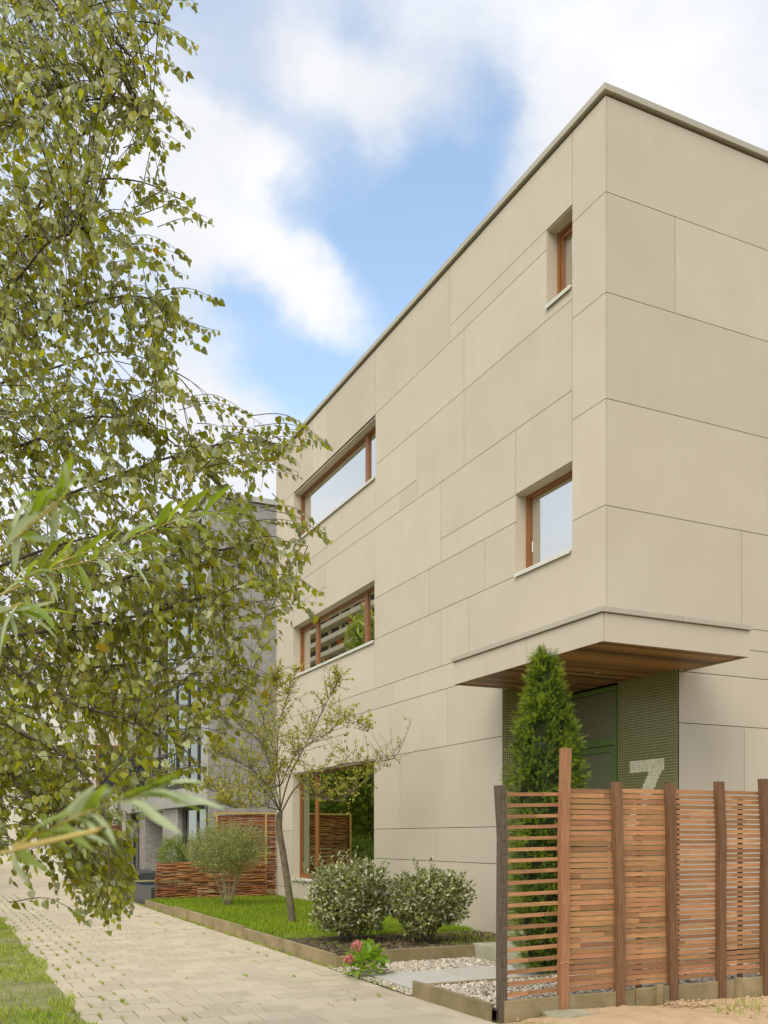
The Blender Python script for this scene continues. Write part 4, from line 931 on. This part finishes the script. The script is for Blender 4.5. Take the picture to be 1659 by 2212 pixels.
def wbranch(ctrl, r0, lsize, nleaf, pale, spread=1.0):
    pts = [at(*c) for c in ctrl]; s = wb+Vector((.05, .1, max(.6, pts[0].z-.2))); c = curve_pts([s]+pts, 30)
    MB().tube(c, taper(30, r0, r0*.15), 7).build('branch', M['bark_willow'], willow, smooth=True)
    for k in range(nleaf):
        t = .32+.68*(k+rnd.random()*.5)/nleaf
        a = min(t, .999)*29; i = min(int(a), 28); p = c[i].lerp(c[i+1], a-i); tg = (c[i+1]-c[i]).normalized()
        ang = k*2.4+rnd.uniform(-.4, .4); u_ = tg.cross(FW).normalized(); v_ = tg.cross(u_).normalized()
        if k == nleaf-1: p = c[-1]; spread = 0
        dirn = (tg*rnd.uniform(.8, 1.5)+(u_*math.cos(ang)+v_*math.sin(ang)*.5)*spread*rnd.uniform(.6, 1.1)+Vector((0, 0, -.12))).normalized()
        y_ = Vector((rnd.gauss(0, .5), rnd.gauss(0, .5), 1)); m_ = mats_from([p], [y_], [-dirn], [lsize*rnd.uniform(.7, 1.2)*(1 if t < .9 else .6)])[0]
        o = bpy.data.objects.new('leaf', lance_me[rnd.randrange(3)*2+(1 if rnd.random() < pale else 0)]); COL.objects.link(o); o.parent = willow
        mt = Matrix([list(r) for r in m_]); mt.translation -= wl(willow); o.matrix_basis = mt
wbranch([(-60, 1310, 1.75), (30, 1262, 1.7), (150, 1206, 1.68), (290, 1160, 1.65), (400, 1117, 1.62), (500, 1104, 1.6)], .0026, .072, 40, .25)
wbranch([(-40, 1300, 1.72), (60, 1245, 1.68), (150, 1222, 1.62), (240, 1200, 1.55), (330, 1190, 1.5)], .0018, .066, 20, .25)
wbranch([(-60, 1235, .72), (20, 1160, .69), (90, 1100, .66), (160, 1040, .63)], .0010, .036, 26, .35)
wbranch([(-60, 1350, 1.35), (10, 1326, 1.3), (70, 1322, 1.3)], .0014, .07, 12, .45)
wbranch([(-70, 1860, .50), (20, 1830, .49), (120, 1785, .47), (200, 1750, .45), (290, 1722, .44), (345, 1700, .435)], .0011, .034, 30, .45, .8)

# --- shrubs ---------------------------------------------------------------
def shrub(name, base, label, cat, group, rx, rz, zc, nl, size, T, F, m1, mm, stems=7, n_one=300, inner=.35, bumps=5, lumps=.42, up=.4, sprigs=26, sm='bark_grey', rand_=1.0):
    root = empty(name, base, label, cat, group); B0 = Vector(base)
    d = rsphere(nl); rad = rng.uniform(0, 1, nl)**.45
    lum = np.zeros(nl); cs = rsphere(bumps*5)
    for c in cs: lum = np.maximum(lum, np.exp((d@c-1)*9))
    r = (1-lumps+lumps*lum)*(inner+(1-inner)*rad)
    pos = np.array(B0)+[0, 0, zc]+d*r[:, None]*[rx, rx, rz]
    pos[:, 2] = np.maximum(pos[:, 2], B0.z+.05)
    out_ = unit(d+[0, 0, up]+rng.normal(size=(nl, 3))*rand_)
    face = unit(d+[0, 0, .9]+rng.normal(size=(nl, 3))*.7)
    sz = size*rng.uniform(.65, 1.2, nl)
    # sprigs that break the outline
    sp, so_, sf, ss = [], [], [], []; wd = MB()
    for k in range(sprigs):
        dd = Vector(rsphere(1)[0]); dd.z = abs(dd.z)*.9+.15; dd.normalize()
        s = B0+Vector((0, 0, zc))+Vector((dd.x*rx, dd.y*rx, dd.z*rz))*.8; e = s+(dd+Vector((0, 0, .5))).normalized()*rnd.uniform(.12, .26)*rz/.5
        wd.tube([s, s.lerp(e, .5)+Vector((0, 0, .01)), e], [.003, .002, .001], 3, cap=False)
        for q in range(10):
            t = .15+.85*q/10; p = s.lerp(e, t); a = q*2.4; sd_ = Vector((math.cos(a), math.sin(a), .5)).normalized(); sp.append(p); so_.append(sd_+Vector((0, 0, .3))); sf.append(Vector((0, 0, 1))+dd*.5); ss.append(size*rnd.uniform(.55, .95))
    if sp: pos = np.concatenate([pos, np.array([list(v) for v in sp])]); out_ = np.concatenate([out_, unit([list(v) for v in so_])]); face = np.concatenate([face, np.array([list(v) for v in sf])]); sz = np.concatenate([sz, ss])
    for k in range(stems):
        a = 2*math.pi*k/stems+rnd.uniform(-.3, .3); e = B0+Vector((math.cos(a)*rx*.55, math.sin(a)*rx*.55, zc+rz*.3)); c = curve_pts([B0+Vector((math.cos(a)*.04, math.sin(a)*.04, -.03)), B0.lerp(e, .5)+Vector((rnd.gauss(0, .03), rnd.gauss(0, .03), .02)), e], 8)
        wd2 = MB().tube(c, taper(8, .013, .004), 6).build('stem', M[sm], root, smooth=True)
    if wd.v: wd.build('sprigs', M[sm], root, kind='stuff')
    A = mats_from(pos, face, -out_, sz)
    toc = unit(np.array(CAM)-pos); fr = (unit(pos-(np.array(B0)+[0, 0, zc]))*toc).sum(1)*2
    fr = fr*np.minimum(1, np.linalg.norm((pos-(np.array(B0)+[0, 0, zc]))/[rx, rx, rz], axis=1))
    leaves(root, T, F, A, sz, 'leaf', m1, mm, n_one, front=np.clip(fr, -.9, 3))
    return root
shrub('evergreen_shrub', (-2.28, 2.5, .12), 'round evergreen shrub with silvery leaves in front of the large window', 'shrub', 'two evergreen shrubs in the planting bed', .67, .56, .59, 7600, .058, OVAL_T, OVAL_F, [M['elae'], M['elae'], M['elae_pale']], [M['elae_st'], M['elae_st'], M['elae_pale']], sprigs=34)
shrub('evergreen_shrub', (-1.36, 1.95, .12), 'slightly lower evergreen shrub between the hydrangea and the grey fence post', 'shrub', 'two evergreen shrubs in the planting bed', .64, .49, .53, 6600, .056, OVAL_T, OVAL_F, [M['elae'], M['elae'], M['elae_pale']], [M['elae_st'], M['elae_st'], M['elae_st'], M['elae_pale']], sprigs=30)
# many-stemmed olive-like bush
ob = shrub('olive_bush', (-1.95, 9.3, .12), 'airy grey-green bush with many pale stems on the lawn before the woven fence', 'bush', None, 0.92, .56, 1.14, 16000, .055, SLIM_T, SLIM_F, [M['olive']], [M['olive'], M['olive_g']], stems=13, n_one=0, inner=.25, sprigs=120, sm='bark_pale', lumps=.62, up=.6, rand_=1.3, bumps=9)
shrub('small_green_shrub', (-2.2, 12.9, .3), 'fresh green leafy shrub in the black planter left of the woven fence', 'shrub', None, .42, .45, .8, 2800, .075, SLIM_T, SLIM_F, [M['olive_g']], [M['olive_g']], stems=4, n_one=0, sprigs=20)

# --- young tree -----------------------------------------------------------
fb = Vector((-2.11, 5.13, .1))
ft = empty('young_tree', fb, 'slender young tree with sparse yellow-green leaves on the lawn', 'tree')
def fa(px, py, dz=0): return at(px, py, 15.0+dz)
tk = [fa(632, 2003), fa(628, 1960), fa(620, 1900), fa(611, 1840), fa(603, 1790), fa(605, 1755)]
MB().tube(curve_pts(tk, 14), taper(14, .062, .046), 9).build('trunk', M['bark_grey'], ft, smooth=True)
main = [[(605, 1760, 0), (640, 1700, -.1), (690, 1668, -.3), (745, 1650, -.4), (800, 1645, -.5), (850, 1638, -.5), (872, 1600, -.5), (890, 1552, -.5)],
        [(605, 1760, 0), (604, 1700, .1), (598, 1640, .2), (604, 1560, .2), (622, 1500, .2), (640, 1450, .2)],
        [(604, 1755, 0), (625, 1680, .3), (660, 1610, .4), (690, 1550, .5), (720, 1490, .5), (735, 1462, .5)],
        [(604, 1750, 0), (580, 1700, -.2), (540, 1660, -.4), (500, 1640, -.5), (455, 1625, -.6)],
        [(604, 1750, 0), (575, 1715, .2), (520, 1700, .4), (470, 1710, .5), (440, 1700, .5)],
        [(604, 1740, 0), (585, 1660, -.2), (560, 1600, -.3), (520, 1570, -.4), (510, 1545, -.4)],
        [(640, 1700, -.1), (690, 1720, -.2), (730, 1730, -.3), (775, 1700, -.3), (830, 1655, -.4)],
        [(604, 1700, .1), (640, 1630, -.3), (700, 1590, -.5), (745, 1560, -.6), (795, 1580, -.6)],
        [(600, 1640, .2), (570, 1560, .4), (585, 1500, .5), (600, 1460, .5)],
        [(605, 1750, 0), (560, 1740, -.3), (510, 1745, -.5), (480, 1735, -.5)]]
tw = MB(); fp, fo = [], []
for q, mb in enumerate(main):
    c = curve_pts([fa(*m_) for m_ in mb], 26); MB().tube(c, taper(26, .015 if q < 5 else .010, .0025), 5).build('branch', M['bark_grey'], ft, smooth=True)
    for k in range(84 if q else 64):
        i = rnd.randrange(5, 26); 
        p = c[i]; dr = (rsphere(1)[0]+np.array([0, 0, .75])); dr = Vector(dr).normalized(); ln = rnd.uniform(.12, .62)*(1 if i < 20 else .5)
        if q == 0 and i > 19: 
            if k % 4: continue
            ln *= .4
        e = p+dr*ln+Vector((0, 0, .05)); cc = curve_pts([p, p.lerp(e, .5)+Vector((rnd.gauss(0, .02), rnd.gauss(0, .02), rnd.gauss(0, .02))), e], 6)
        tw.tube(cc, taper(6, .0045, .0018), 3, cap=False)
        for _ in range(rnd.randrange(5, 15) if not (q == 0 and i > 15) else rnd.randrange(0, 5)):
            t = rnd.uniform(.3, 1); fp.append(list(p.lerp(e, t)+Vector((rnd.gauss(0, .012), rnd.gauss(0, .012), rnd.gauss(0, .012))))); fo.append(list(dr+Vector((rnd.gauss(0, .8), rnd.gauss(0, .8), rnd.gauss(0, .6)))))
tw.build('twigs', M['bark_grey'], ft, kind='stuff')
n = len(fp); sz = rng.uniform(.03, .06, n)
leaves(ft, OVAL_T, OVAL_F, mats_from(fp, rsphere(n)+[0, 0, .8], -unit(fo), sz), sz, 'leaf', [M['fruit']], [M['fruit_st']], 290)

# --- yew column -----------------------------------------------------------
yb = at(1178, 2090, 10.1); yb.z = .08
yew = empty('yew_column', yb, 'narrow dark green yew column behind the fence below the canopy', 'conifer')
MB().tube([yb, yb+Vector((0, 0, 3.3))], taper(2, .04, .01), 8).build('trunk', M['bark_grey'], yew)
def yr(z):   # radius profile in metres at height above base
    return float(np.interp(z, [0, .35, 1.2, 2.05, 2.65, 2.95, 3.15, 3.35, 3.5], [.22, .28, .33, .345, .25, .17, .105, .06, .02]))
core = MB(); core.tube([yb+Vector((0, 0, z)) for z in np.linspace(.05, 3.15, 14)], [yr(z)*.78 for z in np.linspace(.05, 3.15, 14)], 10); core.build('inner_shade_core', M['yew_core'], yew, smooth=True)  # solid core, its near-black colour stands for the shade among the needles
# a shoot: short stem with two ranks of needles
sT, sF = [], []
for i in range(7):
    t = i/6
    for s_ in (-1, 1):
        k = len(sT); L_ = .34*(1-.4*t); sT += [(0, 0, -t), (0, 0, -t-.07), (s_*L_, -.05, -t-.22), (s_*L_*.98, -.05, -t-.17)]; sF.append([k, k+1, k+2, k+3])
for i in range(4):
    t = i/3.; k = len(sT); sT += [(-.02, 0, -t), (.02, 0, -t), (.05, .3, -t-.2), (.0, .3, -t-.2)]; sF.append([k, k+1, k+2, k+3])
nc = 950; z = rng.uniform(0, 1, nc)**.88*3.38; a = rng.uniform(0, 2*np.pi, nc); rr = np.array([yr(q) for q in z])*rng.uniform(.72, 1.12, nc)
cc_ = np.stack([np.cos(a)*rr, np.sin(a)*rr, z], 1)+np.array(yb); od = np.stack([np.cos(a), np.sin(a), 0*a+.35], 1)
per = 15; ax = np.repeat(unit(od+rng.normal(size=(nc, 3))*.3), per, 0); cen = np.repeat(cc_, per, 0); n = nc*per
dirn = unit(ax+rng.normal(size=(n, 3))*.75); pos = cen+dirn*rng.uniform(0, .05, (n, 1))+rng.normal(size=(n, 3))*.018
A = mats_from(pos, np.array([0, 0, 1])+rng.normal(size=(n, 3))*.5, -dirn, rng.uniform(.038, .066, n))
tipf = ((dirn*ax).sum(1) > .55) & (rng.uniform(size=n) < np.repeat(rng.uniform(.1, .9, nc), per))
for nm, sel, mt in (('needles', ~tipf, 'yew'), ('tip_needles', tipf, 'yew_tip')):
    B2 = A[sel].copy()
    if nm == 'tip_needles': B2[:, :3, 3] += dirn[sel]*.02
    V, F2 = scatter(sT, [np.array(sF)], B2); link(nm, mesh_np(nm, V-np.array(yb), F2, M[mt]), yew, yb)['kind'] = 'stuff'
for k in range(5):   # upright leaders
    t0 = yb+Vector((rnd.uniform(-.1, .1), rnd.uniform(-.1, .1), 3.0)); e = t0+Vector((rnd.uniform(-.05, .06), rnd.uniform(-.05, .05), rnd.uniform(.2, .5)))
    m_ = [t0.lerp(e, q/16) for q in range(17)]; dd = rsphere(17)*.8+[0, 0, .7]
    V, F2 = scatter(sT, [np.array(sF)], mats_from([list(p) for p in m_], rsphere(17), -unit(dd), np.full(17, .06))); link('leader', mesh_np('leader', V-np.array(yb), F2, M['yew']), yew, yb)

# --- hydrangea --------------------------------------------------------------
hb_ = Vector((-3.0, .28, .02)); hy = empty('hydrangea', hb_, 'small green hydrangea with two faded pink flower heads at the path corner', 'flowering plant')
HT, HF = leaf_T([(.28, .1), (.44, .35), (.38, .65), (.16, .9)], .25, .3, .12)
n = 290; d = rsphere(n); d[:, 2] = np.abs(d[:, 2]); r = rng.uniform(.45, 1, n)
pos = np.array(hb_)+[0, 0, .05]+d*r[:, None]*[.24, .24, .29]; out_ = unit(d+[0, 0, -.25]+rng.normal(size=(n, 3))*.45); sz = rng.uniform(.05, .085, n)
leaves(hy, HT, HF, mats_from(pos, d*.5+[0, 0, 1.2], -out_, sz), sz, 'leaf', [M['hyd']], [M['hyd']], 290)
for px_, py_, R0 in ((770, 2045, .058), (754, 2072, .044)):
    c = at(px_, py_, 9.75+.0); MB().tube([hb_+Vector((0, 0, .02)), (hb_+c)/2+Vector((0, 0, .05)), c], .006, 5).build('stem', M['olive_g'], hy)
    n = 90; d = rsphere(n); d[:, 2] = d[:, 2]*.8+.15
    pt = [(0, 0, 0), (.5, .1, .5), (0, .15, 1.1), (-.5, .1, .5)]
    V, F2 = scatter(pt, [np.array([[0, 1, 2, 3]])], mats_from(np.array(c)+unit(d)*R0*rng.uniform(.7, 1, (n, 1)), unit(d), rsphere(n), np.full(n, .028)))
    link('flower_head', mesh_np('flower_head', V-np.array(c), F2, M['hyd_fl']), hy, c)

# --- trees of the other bank, out of frame: seen in the window glass -------------
def far_tree(x_, y_, h, r, label, seed):
    q = random.Random(seed); b0 = Vector((x_, y_, 0)); t = empty('broadleaf_tree', b0, label, 'tree', 'trees left of the path seen in the windows')
    MB().tube([b0, b0+Vector((q.uniform(-.2, .2), 0, h*.6))], [.14, .06], 7).build('trunk', M['bark_grey'], t)
    n_ = 2600; d = rsphere(n_); lum = np.zeros(n_)
    for c in rsphere(24): lum = np.maximum(lum, np.exp((d@c-1)*8))
    rr_ = (.6+.4*lum)*rng.uniform(.35, 1, n_)**.5; pos_ = np.array(b0)+[0, 0, h*.55]+d*rr_[:, None]*[r, r, h*.47]
    V, F2 = scatter(OVAL_T, OVAL_F, mats_from(pos_, rsphere(n_), rsphere(n_), rng.uniform(.25, .5, n_)))
    link('crown', mesh_np('crown', V-np.array(b0), F2, M['far_crown']), t, b0)['kind'] = 'stuff'
for i, (x_, y_, h, r) in enumerate(((-11, 20, 6.0, 2.6), (-12, 26, 6.6, 3.0), (-11.5, 32, 7.0, 3.0), (-13, 38, 7.2, 3.2), (-12, 44, 6.5, 3), (-12.5, 33.5, 15, 2.3), (-12, 14, 5.5, 2.4), (-14, 50, 7, 3.4), (-10.5, 7, 4.5, 2))):
    far_tree(x_, y_, h, r, ['low broad tree by the verge reflected low in the ground floor window', 'round crowned tree reflected in the ground floor window', 'dense tree reflected in the middle of the ground floor window', 'broad tree reflected at the far side of the ground floor window', 'far low tree on the other side of the path',
        'tall slim tree reflected in the middle long window', 'small tree left of the path out of the picture', 'farthest broad tree left of the path', 'lowest bushy tree left of the path'][i], i)
